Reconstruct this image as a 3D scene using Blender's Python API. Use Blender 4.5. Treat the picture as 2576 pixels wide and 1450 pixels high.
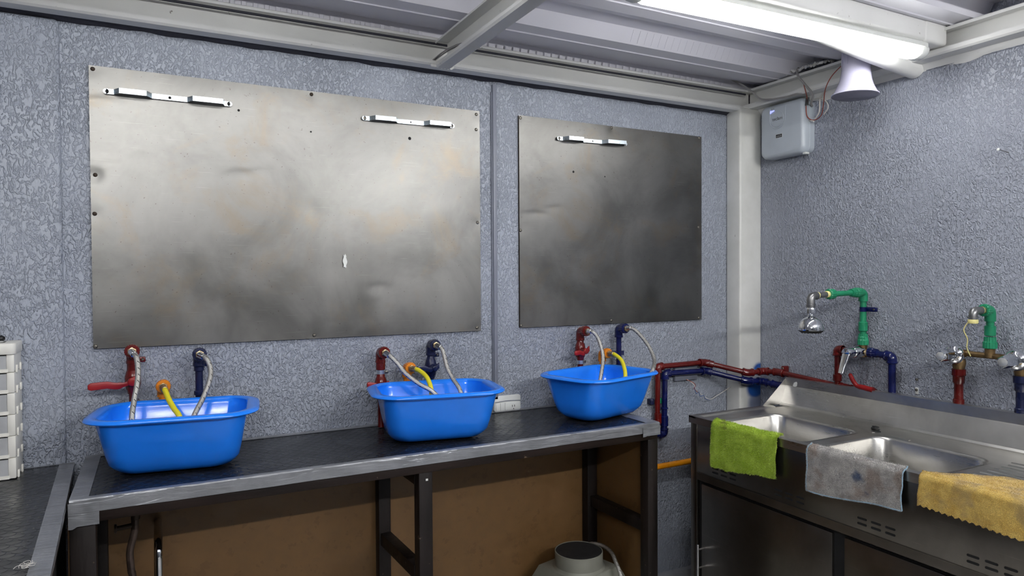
import bpy, bmesh, math, random
from mathutils import Vector, Matrix, noise
V = Vector
R = math.radians
random.seed(7)

for o in list(bpy.data.objects):
    bpy.data.objects.remove(o)
SC = bpy.context.scene
COL = SC.collection

# ------------------------------------------------------------------ camera
def camera():
    yaw, pitch, roll = R(27.7125), R(-1.039), R(-0.3221)
    f = V((math.sin(yaw) * math.cos(pitch), math.cos(yaw) * math.cos(pitch), math.sin(pitch)))
    r = V((math.cos(yaw), -math.sin(yaw), 0))
    u = r.cross(f)
    r2 = math.cos(roll) * r + math.sin(roll) * u
    u2 = -math.sin(roll) * r + math.cos(roll) * u
    cd = bpy.data.cameras.new('camera')
    cd.sensor_width = 36
    cd.lens = 1712.35 / 2576 * 36
    cd.clip_start = 0.02
    c = bpy.data.objects.new('camera', cd)
    COL.objects.link(c)
    m = Matrix((r2, u2, -f)).transposed().to_4x4()
    m.translation = V((0, 0, 1.43))
    c.matrix_world = m
    SC.camera = c
camera()

# ------------------------------------------------------------------ world, exposure (closed room: its lamps and an added fill tube do the lighting)
w = bpy.data.worlds.new('world')
SC.world = w
w.use_nodes = True
w.node_tree.nodes['Background'].inputs[0].default_value = (0.5, 0.55, 0.6, 1)
w.node_tree.nodes['Background'].inputs[1].default_value = 0.05
SC.view_settings.view_transform = 'Standard'
SC.view_settings.look = 'None'
SC.view_settings.gamma = 1
SC.view_settings.use_curve_mapping = False
SC.view_settings.exposure = 0.9
SC.cycles.max_bounces = 6
SC.cycles.diffuse_bounces = 4
SC.cycles.glossy_bounces = 4
SC.cycles.transmission_bounces = 4
SC.cycles.caustics_reflective = False
SC.cycles.caustics_refractive = False
SC.cycles.use_adaptive_sampling = True
SC.cycles.adaptive_threshold = 0.05
LAMP = 13.0          # emission of the diffuser lamp
LAMP_BARE = 108.0     # emission of the bare tubes behind the viewer

# ------------------------------------------------------------------ node helpers
def s2l(c):
    return tuple(((x / 255 / 12.92) if x / 255 <= 0.04045 else ((x / 255 + 0.055) / 1.055) ** 2.4) for x in c)

class Mat:
    def __init__(s, name):
        s.m = bpy.data.materials.new(name)
        s.m.use_nodes = True
        s.nt = s.m.node_tree
        s.b = s.nt.nodes['Principled BSDF']
        s._o = None
    def n(s, t, **kw):
        nd = s.nt.nodes.new(t)
        for k, v in kw.items():
            if k.startswith('i_'):
                key = k[2:]
                key = int(key) if key.isdigit() else key
                s.put(nd.inputs[key], v)
            else:
                setattr(nd, k, v)
        return nd
    def put(s, sock, v):
        if isinstance(v, bpy.types.NodeSocket):
            s.nt.links.new(v, sock)
        elif isinstance(v, (tuple, list)) and len(v) == 3 and sock.type == 'RGBA':
            sock.default_value = (*v, 1)
        else:
            sock.default_value = v
    def obj(s):
        if not s._o:
            s._o = s.n('ShaderNodeTexCoord')
        return s._o.outputs['Object']
    def uv(s):
        if not s._o:
            s._o = s.n('ShaderNodeTexCoord')
        return s._o.outputs['UV']
    def mapping(s, vec, scale=(1, 1, 1), loc=(0, 0, 0), rot=(0, 0, 0)):
        return s.n('ShaderNodeMapping', i_Vector=vec, i_Scale=scale, i_Location=loc, i_Rotation=rot).outputs[0]
    def noise(s, vec, scale, detail=3, rough=.55, dist=0, typ='FBM'):
        nd = s.n('ShaderNodeTexNoise', i_Vector=vec, i_Scale=scale, i_Detail=detail, i_Roughness=rough, i_Distortion=dist)
        nd.noise_type = typ
        return nd.outputs[0]
    def math(s, op, a, b=0.0, c=None, clamp=False):
        nd = s.n('ShaderNodeMath', operation=op, use_clamp=clamp)
        s.put(nd.inputs[0], a); s.put(nd.inputs[1], b)
        if c is not None: s.put(nd.inputs[2], c)
        return nd.outputs[0]
    def ramp(s, f, a, b, lo=0.0, hi=1.0, smooth=True):
        nd = s.n('ShaderNodeMapRange', i_Value=f, i_1=a, i_2=b, i_3=lo, i_4=hi)
        nd.interpolation_type = 'SMOOTHSTEP' if smooth else 'LINEAR'
        return nd.outputs[0]
    def mix(s, f, a, b):
        nd = s.nt.nodes.new('ShaderNodeMix')
        nd.data_type = 'RGBA'
        s.put(nd.inputs[0], f); s.put(nd.inputs[6], a); s.put(nd.inputs[7], b)
        return nd.outputs[2]
    def xyz(s, vec):
        return s.n('ShaderNodeSeparateXYZ', i_0=vec).outputs
    def bump(s, h, strength=.5, dist=.002, normal=None):
        nd = s.n('ShaderNodeBump', i_Height=h, i_Strength=strength, i_Distance=dist)
        if normal is not None: s.put(nd.inputs['Normal'], normal)
        return nd.outputs[0]
    def set(s, **kw):
        for k, v in kw.items():
            s.put(s.b.inputs[k.replace('_', ' ')], v)
        return s

def pm(name, col, rough=.5, metal=0.0, var=.12, scale=14, bump=0.0, bscale=120, bdist=.001, rvar=.08, dirt=None, dirt_t=.62, dscale=60, spec=.5, coat=0, stretch=(1, 1, 1), dist=0):
    """a plain painted / moulded / metal surface with mild procedural variation"""
    k = Mat(name)
    c = s2l(col)
    vec = k.mapping(k.obj(), scale=stretch)
    nz = k.noise(vec, scale, 2.5, dist=dist)
    lo = tuple(max(0, x * (1 - var)) for x in c); hi = tuple(min(1, x * (1 + var)) for x in c)
    colr = k.mix(k.ramp(nz, .3, .7), lo, hi)
    if dirt:
        d = k.noise(k.mapping(k.obj(), loc=(3.1, 1.7, .4)), dscale, 3, .65)
        colr = k.mix(k.ramp(d, dirt_t, dirt_t + .07), colr, s2l(dirt))
    k.set(Base_Color=colr, Metallic=metal, Roughness=k.ramp(nz, .25, .75, max(0.03, rough - rvar), min(1, rough + rvar)))
    k.b.inputs['Specular IOR Level'].default_value = spec
    if coat:
        k.b.inputs['Coat Weight'].default_value = coat
        k.b.inputs['Coat Roughness'].default_value = .08
    if bump:
        k.set(Normal=k.bump(k.noise(vec, bscale, 2), bump, bdist))
    return k.m

# ------------------------------------------------------------------ materials
def stucco(name, col, sx, sz, dens=.5, strength=1.0):
    """trowelled plaster: broken curly ridges over an orange-peel ground, denser in places"""
    k = Mat(name)
    o = k.obj()
    a = k.noise(k.mapping(o, scale=(sx, sx, sz)), 1.0, 1.0, .5, 1.0)
    b = k.noise(k.mapping(o, scale=(sx * .9, sx * .9, sz * .75), loc=(4, 2, 7)), 1.0, 2, .5)
    gap = k.noise(k.mapping(o, loc=(11, 3, 5), scale=(1, 1, .7)), sx * .8, 0)
    def ridge(f, w): return k.math('MULTIPLY', k.ramp(f, .445, .50), k.ramp(f, .50, .50 + w, 1, 0))   # steep edge, long run-out
    r1 = k.math('MULTIPLY', ridge(a, .13), k.ramp(gap, dens - .08, dens + .06))
    r2 = k.math('MULTIPLY', ridge(b, .12), k.ramp(gap, dens + .08, dens - .06))
    zone = k.ramp(k.noise(o, 2.4, 1), .36, .60, .5, 1.0)
    peel = k.noise(k.mapping(o, scale=(1, 1, .7)), sx * 1.5, 1.5, .6)
    h = k.math('MULTIPLY', k.math('MAXIMUM', r1, r2), zone)
    h = k.math('ADD', h, k.math('MULTIPLY', peel, .35))
    h = k.math('ADD', h, k.math('MULTIPLY', k.noise(o, 15, 1), .9))
    c = s2l(col)
    cc = k.mix(k.ramp(k.noise(o, 1.7, 2), .3, .7), tuple(x * .93 for x in c), tuple(min(1, x * 1.06) for x in c))
    k.set(Base_Color=cc, Roughness=.40, Normal=k.bump(h, strength, .0060))
    k.b.inputs['Specular IOR Level'].default_value = .45
    return k.m

M = {}
M['stucco'] = stucco('grey_blue_stucco', (156, 162, 174), 84, 54, .5, .72)
M['stucco_r'] = stucco('grey_blue_stucco_side', (157, 162, 174), 80, 56, .48, .72)
M['room'] = pm('grey_room_paint', (150, 152, 158), .6, bump=.3, bscale=60, bdist=.003)
M['room_dark'] = pm('dark_room_paint', (92, 94, 100), .6, bump=.3, bscale=60, bdist=.003)
M['floor'] = pm('grey_floor_paint', (172, 171, 168), .4, bump=.1)
M['white_steel'] = pm('white_painted_steel', (226, 226, 223), .38, var=.04, scale=5, bump=.12, bscale=35, bdist=.0015, dirt=(120, 112, 104), dirt_t=.70, dscale=42)
M['deck'] = pm('white_deck_paint', (224, 223, 231), .36, var=.04, scale=4, bump=.1, bscale=25, bdist=.002, stretch=(.4, 1, 1))
M['gap_shade'] = pm('painted_gap_shade', (52, 52, 62), .8, bump=.6, bscale=70, bdist=.004)  # dark colour for the shade painted in around the back beam
M['blackm'] = pm('black_hollow', (12, 12, 13), .8)
M['light_metal'] = pm('zinc_plated_steel', (196, 206, 212), .3, .85, var=.08, scale=30)
M['screw'] = pm('steel_screw', (120, 116, 108), .35, .9)
M['screw_dark'] = pm('rusty_screw', (62, 52, 44), .55, .6)
M['blue_plastic'] = pm('glossy_blue_plastic', (32, 130, 248), .16, var=.03, rvar=.03, bump=.03, bscale=30)
M['red_paint'] = pm('red_painted_pipe', (96, 20, 17), .2, var=.12, scale=25, rvar=.1, bump=.08, bscale=80)
M['red_lever'] = pm('red_lever_plastic', (146, 22, 24), .35, var=.08)
M['blue_paint'] = pm('navy_painted_pipe', (14, 22, 76), .2, var=.15, scale=25, rvar=.1, bump=.08, bscale=80)
M['navy'] = pm('dark_navy_paint', (18, 26, 62), .3, var=.15, scale=25, bump=.08, bscale=80)
M['orange'] = pm('orange_fitting', (226, 132, 24), .34, var=.08)
M['orange_pipe'] = pm('orange_pipe_paint', (232, 146, 16), .3, var=.06)
M['yellow_hose'] = pm('yellow_rubber_hose', (226, 212, 44), .42, var=.05)
M['green'] = pm('green_pipe_plastic', (28, 132, 92), .34, var=.08, scale=30)
M['brass'] = pm('brass_metal', (186, 166, 128), .32, .9, var=.15, scale=40)
M['old_brass'] = pm('dull_brass', (120, 98, 66), .42, .75, var=.2, scale=50)
M['chrome'] = pm('chrome_metal', (216, 218, 222), .06, 1.0, var=.03, rvar=.02)
M['dull_iron'] = pm('dull_iron_pipe', (78, 66, 60), .45, .6, var=.3, scale=40)
M['galv'] = pm('galvanised_fitting', (140, 140, 140), .36, .9, var=.1, scale=40)
M['teflon'] = pm('pale_yellow_thread_tape', (232, 222, 150), .6)
M['white_plastic'] = pm('white_plastic_plate', (226, 228, 224), .38, var=.03)
M['box_plastic'] = pm('pale_grey_plastic', (184, 192, 200), .36, var=.03, dirt=(90, 92, 98), dirt_t=.76, dscale=38)
M['horn'] = pm('pale_lilac_plastic', (178, 176, 196), .36, var=.03, dirt=(120, 120, 130), dirt_t=.77, dscale=40)
M['cable_grey'] = pm('grey_cable', (150, 148, 146), .5)
M['cable_white'] = pm('white_cable', (206, 202, 196), .5)
M['cable_red'] = pm('copper_red_wire', (142, 62, 46), .45)
M['cable_blue'] = pm('blue_wire', (70, 98, 150), .45)
M['tape_black'] = pm('black_tape', (22, 22, 24), .45)
M['conduit'] = pm('grey_trunking', (124, 128, 140), .45, var=.03)
M['print'] = pm('dark_print', (78, 76, 82), .6)
M['print_white'] = pm('white_print', (210, 210, 210), .6)
M['wood'] = pm('dark_stained_wood', (21, 15, 13), .5, var=.5, scale=18, bump=.5, bscale=90, bdist=.0015, dirt=(92, 78, 66), dirt_t=.66, dscale=30, stretch=(1, 1, .15), spec=.3)
M['wood_h'] = pm('dark_stained_rail', (30, 20, 16), .55, var=.5, scale=18, bump=.5, bscale=90, bdist=.0015, dirt=(104, 86, 70), dirt_t=.66, dscale=30, stretch=(.15, 1, 1), spec=.3)
M['mdf'] = pm('brown_fibreboard', (104, 76, 42), .5, var=.06, scale=30, bump=.1, bscale=200, bdist=.0005, dirt=(96, 69, 37), dirt_t=.58, dscale=24)
M['tape'] = None
M['towel_green'] = None
M['glass_tube'] = None

k = Mat('silver_duct_tape')
o = k.obj()
wr = k.noise(k.mapping(o, scale=(6, 40, 40)), 1, 4, .6, 1.0)
weave = k.n('ShaderNodeTexWave', i_Vector=o, i_Scale=240).outputs[1]
k.set(Base_Color=k.mix(k.ramp(k.noise(o, 9, 4), .3, .7), s2l((128, 130, 134)), s2l((150, 152, 156))), Roughness=.28, Metallic=.4,
      Normal=k.bump(k.math('ADD', wr, k.math('MULTIPLY', weave, .008)), .8, .004))
M['tape'] = k.m

def steel(name, col, rough, metal=1.0, warm=None, streak=(3, 3, 90), rv=.1, wav=.0, cloud=(.80, 1.12)):
    k = Mat(name)
    o = k.obj()
    s = k.noise(k.mapping(o, scale=streak), 6, 3, .6)
    cl = k.noise(o, 3.2, 5, .62, .4)
    c = s2l(col)
    cc = k.mix(k.ramp(cl, .32, .7), tuple(x * cloud[0] for x in c), tuple(min(1, x * cloud[1]) for x in c))
    if warm:
        wm = k.noise(k.mapping(o, loc=(7, 3, 1)), 5.5, 6, .68, .6)
        cc = k.mix(k.ramp(wm, .50, .74, 0, .55), cc, s2l(warm))
        sp = k.noise(k.mapping(o, loc=(2, 9, 4)), 140, 2)
        cc = k.mix(k.ramp(sp, .70, .76, 0, .6), cc, s2l((70, 60, 50)))
    ln = k.noise(k.mapping(o, scale=(9, 9, 230), rot=(0, .35, 0), loc=(1, 1, 3)), 1, 2)
    cc = k.mix(k.ramp(ln, .66, .72, 0, .18), cc, tuple(min(1, x * 1.8) for x in c))
    r = k.math('ADD', k.ramp(cl, .3, .7, rough - rv * .5, rough + rv * .5), k.math('MULTIPLY', k.math('SUBTRACT', s, .5), .10))
    sc = k.noise(k.mapping(o, scale=(14, 14, 300), rot=(0, .5, 0)), 1, 2)
    h = k.math('ADD', k.math('MULTIPLY', s, .5), k.math('MULTIPLY', sc, .3))
    n = k.bump(h, .03, .0003)
    if wav:
        n = k.bump(k.noise(o, 3.2, 2), wav, .03, n)
    k.set(Base_Color=cc, Metallic=metal, Roughness=r, Normal=n)
    return k.m
M['sheet'] = steel('worn_steel_sheet', (120, 119, 116), .37, 1.0, warm=(124, 112, 95), rv=.09, wav=.08, cloud=(.74, 1.14))
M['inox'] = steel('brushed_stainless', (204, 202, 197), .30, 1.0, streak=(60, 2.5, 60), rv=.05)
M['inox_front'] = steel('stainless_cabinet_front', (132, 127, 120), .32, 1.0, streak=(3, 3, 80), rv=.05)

def mat_rubber():
    k = Mat('black_coin_rubber')
    x, y, z = k.xyz(k.obj())
    v = k.math('DIVIDE', y, .019)
    row = k.math('FLOOR', v)
    u = k.math('ADD', k.math('DIVIDE', x, .036), k.math('MULTIPLY', row, .5))
    fu = k.math('SUBTRACT', k.math('FRACT', u), .5)
    fv = k.math('SUBTRACT', k.math('FRACT', v), .75)
    d = k.math('SQRT', k.math('ADD', k.math('POWER', fu, 2.0), k.math('POWER', k.math('MULTIPLY', fv, .55), 2.0)))
    dome = k.ramp(d, .34, .42, 1, 0)
    edge = k.math('MULTIPLY', dome, k.ramp(fv, -.75, .25, 1, .15, False))
    h = k.math('ADD', edge, k.math('MULTIPLY', k.noise(k.obj(), 300, 2), .08))
    wear = k.ramp(k.noise(k.obj(), 16, 5, .6), .6, .75, 0, .35)
    k.set(Base_Color=k.mix(wear, s2l((30, 31, 34)), s2l((66, 66, 68))), Roughness=k.ramp(k.noise(k.obj(), 9, 4), .3, .7, .2, .36), Normal=k.bump(h, .8, .0022))
    return k.m
M['rubber'] = mat_rubber()

def mat_braid():
    k = Mat('braided_steel_hose')
    u, v, _ = k.xyz(k.uv())
    a = k.math('SINE', k.math('ADD', k.math('MULTIPLY', u, 75.4), k.math('MULTIPLY', v, 1500)))
    b = k.math('SINE', k.math('SUBTRACT', k.math('MULTIPLY', u, 75.4), k.math('MULTIPLY', v, 1500)))
    h = k.math('MULTIPLY', a, b)
    t = k.math('FRACT', k.math('ADD', k.math('MULTIPLY', v, 52), k.math('MULTIPLY', u, 2.0)))
    tick = k.math('MULTIPLY', k.math('LESS_THAN', t, .14), k.math('LESS_THAN', k.math('FRACT', k.math('MULTIPLY', u, 3)), .45))
    c = k.mix(tick, k.mix(k.ramp(h, -.8, .8), s2l((146, 144, 140)), s2l((224, 222, 216))), s2l((30, 22, 24)))
    k.set(Base_Color=c, Metallic=k.math('SUBTRACT', .85, k.math('MULTIPLY', tick, .8)), Roughness=.34, Normal=k.bump(h, .5, .0006))
    return k.m
M['braid'] = mat_braid()

def mat_post():
    k = Mat('white_post_paint_with_blue_overspray')
    o = k.obj()
    c = k.mix(k.ramp(k.noise(o, 6, 4), .3, .7), s2l((206, 206, 200)), s2l((222, 222, 218)))
    d = k.noise(k.mapping(o, scale=(1, 1, .5)), 48, 5, .65)
    c = k.mix(k.ramp(d, .70, .76), c, s2l((120, 116, 110)))
    x, y, z = k.xyz(o)
    wob = k.math('MULTIPLY', k.math('SUBTRACT', k.noise(o, 9, 3), .5), .10)
    def blob(cx, cz, rx, rz):
        dx = k.math('DIVIDE', k.math('SUBTRACT', x, cx), rx); dz = k.math('DIVIDE', k.math('SUBTRACT', z, cz), rz)
        dd = k.math('SQRT', k.math('ADD', k.math('POWER', dx, 2.0), k.math('POWER', dz, 2.0)))
        return k.ramp(k.math('ADD', dd, k.math('MULTIPLY', wob, 4)), .55, 1.0, 1, 0)
    m1 = k.math('MAXIMUM', blob(.035, .905, .075, .06), blob(.06, .99, .05, .04))
    m2 = k.math('MULTIPLY', blob(.05, .84, .075, .08), .6)
    front = k.math('LESS_THAN', y, -.040)
    mm = k.math('MULTIPLY', k.math('MAXIMUM', m1, m2), front)
    c = k.mix(mm, c, s2l((24, 76, 150)))
    k.set(Base_Color=c, Roughness=.36, Normal=k.bump(k.noise(o, 30, 4), .15, .002))
    return k.m
M['post'] = mat_post()

def mat_emit(name, col, s):
    k = Mat(name)
    k.set(Base_Color=(.8, .8, .8), Emission_Color=col, Emission_Strength=s)
    return k.m
M['lamp'] = mat_emit('lit_lamp_diffuser', (1.0, 1.0, .99), LAMP)
M['lamp_bare'] = mat_emit('lit_bare_tube', (1.0, 1.0, .99), LAMP_BARE)
M['led'] = mat_emit('blue_indicator_light', (.12, .14, 1.0), 2.5)

def mat_clear(name, col, alpha_rough, trans):
    k = Mat(name)
    k.set(Base_Color=k.mix(k.ramp(k.noise(k.obj(), 20, 3), .3, .7), s2l(tuple(x * .93 for x in col)), s2l(col)), Roughness=alpha_rough)
    k.b.inputs['Transmission Weight'].default_value = trans
    k.b.inputs['IOR'].default_value = 1.2
    return k.m
M['drawer'] = mat_clear('frosted_clear_plastic', (206, 208, 210), .3, .22)
M['drawer_frame'] = pm('cream_white_plastic', (232, 230, 222), .4, var=.02)
M['crystal'] = mat_clear('clear_knob_insert', (230, 232, 232), .2, .5)

def towel_mat(name, c1, c2, stains):
    k = Mat(name)
    o = k.obj()
    c = k.mix(k.ramp(k.noise(o, 26, 5, .65), .32, .7), s2l(c1), s2l(c2))
    c = k.mix(k.ramp(k.noise(o, 480, 2), .35, .7), k.mix(.35, c, (0, 0, 0)), c)
    for (sc, t, loc, colr, amt) in stains:
        c = k.mix(k.ramp(k.noise(k.mapping(o, loc=loc), sc, 3, .5), t, t + .12, 0, amt), c, s2l(colr))
    k.set(Base_Color=c, Roughness=.95, Normal=k.bump(k.noise(o, 420, 3), .7, .003))
    k.b.inputs['Specular IOR Level'].default_value = .1
    k.b.inputs['Sheen Weight'].default_value = .25
    return k.m
M['towel_green'] = towel_mat('green_terry', (188, 220, 60), (220, 246, 98), [(14, .60, (2, 1, 3), (118, 112, 56), .7)])
M['towel_grey'] = towel_mat('grey_terry', (186, 183, 180), (222, 219, 214), [(11, .50, (1, 1, 6), (160, 146, 136), .8), (12, .61, (5, 2, 1), (64, 86, 122), .9)])
M['towel_yellow'] = towel_mat('mustard_terry', (204, 168, 84), (230, 198, 112), [(11, .49, (4, 1, 2), (156, 134, 90), .75)])
M['hem_blue'] = pm('pale_blue_hem', (150, 182, 204), .9)
M['hood'] = pm('grey_enamel', (126, 126, 116), .4, var=.05)

# ------------------------------------------------------------------ mesh helpers
ORG = {}

class MB:
    def __init__(s):
        s.v = []; s.f = []; s.uv = []
    def add(s, verts, faces, uvs=None):
        k = len(s.v)
        s.v += [V(p) for p in verts]
        s.f += [tuple(i + k for i in f) for f in faces]
        s.uv += uvs if uvs else [(0, 0)] * len(verts)
        return s
    def box(s, x0, x1, y0, y1, z0, z1):
        return s.add([(x0, y0, z0), (x1, y0, z0), (x1, y1, z0), (x0, y1, z0), (x0, y0, z1), (x1, y0, z1), (x1, y1, z1), (x0, y1, z1)],
                     [(0, 3, 2, 1), (4, 5, 6, 7), (0, 1, 5, 4), (1, 2, 6, 5), (2, 3, 7, 6), (3, 0, 4, 7)])
    def bar(s, a, b, w, h, up=(0, 0, 1)):
        a = V(a); b = V(b); d = (b - a).normalized(); sd = d.cross(V(up)).normalized(); u = sd.cross(d)
        p = [c + sd * (i * w / 2) + u * (j * h / 2) for c in (a, b) for i, j in ((-1, -1), (1, -1), (1, 1), (-1, 1))]
        return s.add(p, [(0, 1, 2, 3), (7, 6, 5, 4), (0, 4, 5, 1), (1, 5, 6, 2), (2, 6, 7, 3), (3, 7, 4, 0)])
    def tube(s, pts, r, n=14, caps=True, rs=None):
        pts = [V(p) for p in pts]
        m = len(pts)
        tang = []
        for i in range(m):
            a = pts[max(0, i - 1)]; b = pts[min(m - 1, i + 1)]
            tang.append((b - a).normalized())
        ref = V((0, 0, 1)) if abs(tang[0].z) < .9 else V((1, 0, 0))
        nrm = tang[0].cross(ref).normalized()
        vs = []; uvs = []; L = 0
        for i in range(m):
            if i:
                L += (pts[i] - pts[i - 1]).length
                nrm = (nrm - tang[i] * nrm.dot(tang[i])).normalized()
            bn = tang[i].cross(nrm)
            rr = rs[i] if rs else r
            for j in range(n + 1):
                a = 2 * math.pi * j / n
                vs.append(pts[i] + (nrm * math.cos(a) + bn * math.sin(a)) * rr)
                uvs.append((j / n, L))
        fs = []
        q = n + 1
        for i in range(m - 1):
            for j in range(n):
                fs.append((i * q + j, i * q + j + 1, (i + 1) * q + j + 1, (i + 1) * q + j))
        if caps:
            fs.append(tuple(range(n - 1, -1, -1)))
            fs.append(tuple((m - 1) * q + j for j in range(n)))
        return s.add(vs, fs, uvs)
    def lathe(s, prof, org, axis, n=24, ref=None, rib=0.0, ribn=0):
        org = V(org); ax = V(axis).normalized()
        rf = V(ref) if ref else (V((0, 0, 1)) if abs(ax.z) < .9 else V((1, 0, 0)))
        e1 = ax.cross(rf).normalized(); e2 = ax.cross(e1)
        vs = []; fs = []
        for (t, r) in prof:
            for j in range(n):
                a = 2 * math.pi * (j + .5) / n
                rr = r + (rib if (ribn and j % 2) else 0)
                vs.append(org + ax * t + (e1 * math.cos(a) + e2 * math.sin(a)) * max(rr, 1e-5))
        for i in range(len(prof) - 1):
            for j in range(n):
                fs.append((i * n + j, i * n + (j + 1) % n, (i + 1) * n + (j + 1) % n, (i + 1) * n + j))
        if prof[0][1] > 1e-4: fs.append(tuple(range(n - 1, -1, -1)))
        if prof[-1][1] > 1e-4: fs.append(tuple((len(prof) - 1) * n + j for j in range(n)))
        return s.add(vs, fs)
    def cyl(s, a, b, r, n=20, ch=.0):
        a = V(a); b = V(b); L = (b - a).length
        c = min(ch, L / 3)
        pr = [(0, r), (L, r)] if not c else [(0, r - c), (c, r), (L - c, r), (L, r - c)]
        return s.lathe(pr, a, b - a, n)
    def prism(s, prof, a, b, e1, e2):
        """extrude a closed 2-D outline from point a to point b"""
        a = V(a); b = V(b); e1 = V(e1); e2 = V(e2)
        n = len(prof)
        vs = [c + e1 * p + e2 * q for c in (a, b) for p, q in prof]
        fs = [(i, (i + 1) % n, n + (i + 1) % n, n + i) for i in range(n)]
        fs += [tuple(range(n - 1, -1, -1)), tuple(range(n, 2 * n))]
        return s.add(vs, fs)
    def grid(s, fn, nu, nv):
        vs = [fn(i / nu, j / nv) for j in range(nv + 1) for i in range(nu + 1)]
        uv = [(i / nu, j / nv) for j in range(nv + 1) for i in range(nu + 1)]
        q = nu + 1
        return s.add(vs, [(j * q + i, j * q + i + 1, (j + 1) * q + i + 1, (j + 1) * q + i) for j in range(nv) for i in range(nu)], uv)
    def rings(s, rings, cap0=True, cap1=True):
        n = len(rings[0])
        vs = [p for r in rings for p in r]
        fs = [(i * n + j, i * n + (j + 1) % n, (i + 1) * n + (j + 1) % n, (i + 1) * n + j) for i in range(len(rings) - 1) for j in range(n)]
        if cap0: fs.append(tuple(range(n - 1, -1, -1)))
        if cap1: fs.append(tuple((len(rings) - 1) * n + j for j in range(n)))
        return s.add(vs, fs)
    def build(s, name, mat, parent=None, bevel=0.0, seg=2, ang=38, flat=False, fix=True, origin=None):
        if parent is not None:
            og = ORG[parent.name]
        elif origin is not None:
            og = V(origin)
        else:
            lo = V([min(p[i] for p in s.v) for i in range(3)]); hi = V([max(p[i] for p in s.v) for i in range(3)])
            og = V(((lo.x + hi.x) / 2, (lo.y + hi.y) / 2, lo.z))
        me = bpy.data.meshes.new(name)
        me.from_pydata([p - og for p in s.v], [], s.f)
        uvl = me.uv_layers.new(name='uv')
        for lp in me.loops:
            uvl.data[lp.index].uv = s.uv[lp.vertex_index]
        if fix or bevel:
            bm = bmesh.new(); bm.from_mesh(me)
            if fix: bmesh.ops.recalc_face_normals(bm, faces=bm.faces)
            if bevel:
                es = [e for e in bm.edges if len(e.link_faces) == 2 and e.calc_face_angle() > .6]
                bmesh.ops.bevel(bm, geom=es, offset=bevel, segments=seg, affect='EDGES', profile=.5, clamp_overlap=True)
            bm.to_mesh(me); bm.free()
        if not flat:
            me.polygons.foreach_set('use_smooth', [True] * len(me.polygons))
            me.set_sharp_from_angle(angle=R(ang))
        me.materials.append(M[mat] if isinstance(mat, str) else mat)
        ob = bpy.data.objects.new(name, me)
        COL.objects.link(ob)
        if parent is not None:
            ob.parent = parent
        else:
            ob.location = og
        ORG[ob.name] = og
        return ob

def tag(o, label=None, cat=None, group=None, kind=None):
    if label: o['label'] = label
    if cat: o['category'] = cat
    if group: o['group'] = group
    if kind: o['kind'] = kind
    return o

def thing(name, label, cat, loc, group=None):
    o = bpy.data.objects.new(name, None)
    o.empty_display_size = .05
    COL.objects.link(o)
    o.location = loc
    ORG[o.name] = V(loc)
    return tag(o, label, cat, group)

def struct(o, label=None):
    return tag(o, label, None, None, 'structure')

def spline(pts, n=10):
    pts = [V(p) for p in pts]
    P = [2 * pts[0] - pts[1]] + pts + [2 * pts[-1] - pts[-2]]
    out = []
    for i in range(1, len(P) - 2):
        a, b, c, d = P[i - 1], P[i], P[i + 1], P[i + 2]
        for j in range(n):
            t = j / n
            out.append(.5 * (2 * b + (c - a) * t + (2 * a - 5 * b + 4 * c - d) * t * t + (3 * b - a - 3 * c + d) * t ** 3))
    out.append(pts[-1])
    return out

def bend(pts, rad, n=7):
    """polyline with its inner corners rounded"""
    pts = [V(p) for p in pts]
    out = [pts[0]]
    for i in range(1, len(pts) - 1):
        p = pts[i]; a = (pts[i - 1] - p); b = (pts[i + 1] - p)
        L = min(rad, a.length * .49, b.length * .49)
        a = p + a.normalized() * L; b = p + b.normalized() * L
        for j in range(n + 1):
            t = j / n
            out.append(a * (1 - t) ** 2 + p * 2 * t * (1 - t) + b * t * t)
    out.append(pts[-1])
    return out

def rrect(a, b, r, n=8):
    """rounded rectangle outline, half sizes a, b"""
    r = min(r, a, b)
    out = []
    for cx, cy, s in ((a - r, b - r, 0), (-a + r, b - r, 90), (-a + r, -b + r, 180), (a - r, -b + r, 270)):
        for j in range(n + 1):
            t = R(s + 90 * j / n)
            out.append((cx + r * math.cos(t), cy + r * math.sin(t)))
    return out

def text(body, size, loc, ex, ey, mat, parent, name):
    cu = bpy.data.curves.new(name, 'FONT')
    cu.body = body; cu.size = size; cu.align_x = 'CENTER'; cu.align_y = 'CENTER'; cu.extrude = .0003
    t = bpy.data.objects.new(name + '_curve', cu)
    COL.objects.link(t)
    dg = bpy.context.evaluated_depsgraph_get()
    me = bpy.data.meshes.new_from_object(t.evaluated_get(dg))
    bpy.data.objects.remove(t)
    ex = V(ex); ey = V(ey); ez = ex.cross(ey)
    m = MB()
    m.add([V(loc) + ex * p.co.x + ey * p.co.y + ez * p.co.z for p in me.vertices], [tuple(p.vertices) for p in me.polygons])
    return m.build(name, mat, parent, fix=False, flat=True)

def ppr_run(pts, r, fr, mat, parent, leg=.026, fname='elbow'):
    """a welded plastic pipe run: straight pipe parts and a fitting at each corner"""
    pts = [V(p) for p in pts]
    for a, b in zip(pts, pts[1:]):
        MB().cyl(a, b, r, 16).build('pipe', mat, parent)
    for i in range(1, len(pts) - 1):
        p = pts[i]
        a = p + (pts[i - 1] - p).normalized() * min(leg, (pts[i - 1] - p).length * .45)
        b = p + (pts[i + 1] - p).normalized() * min(leg, (pts[i + 1] - p).length * .45)
        m = MB().tube(bend([a, p, b], leg * .7, 6), fr, 16)
        for q in (a, b):
            d = (q - p).normalized()
            m.cyl(q - d * .008, q, fr * 1.09, 16, .0015)
        m.build(fname, mat, parent)

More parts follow.
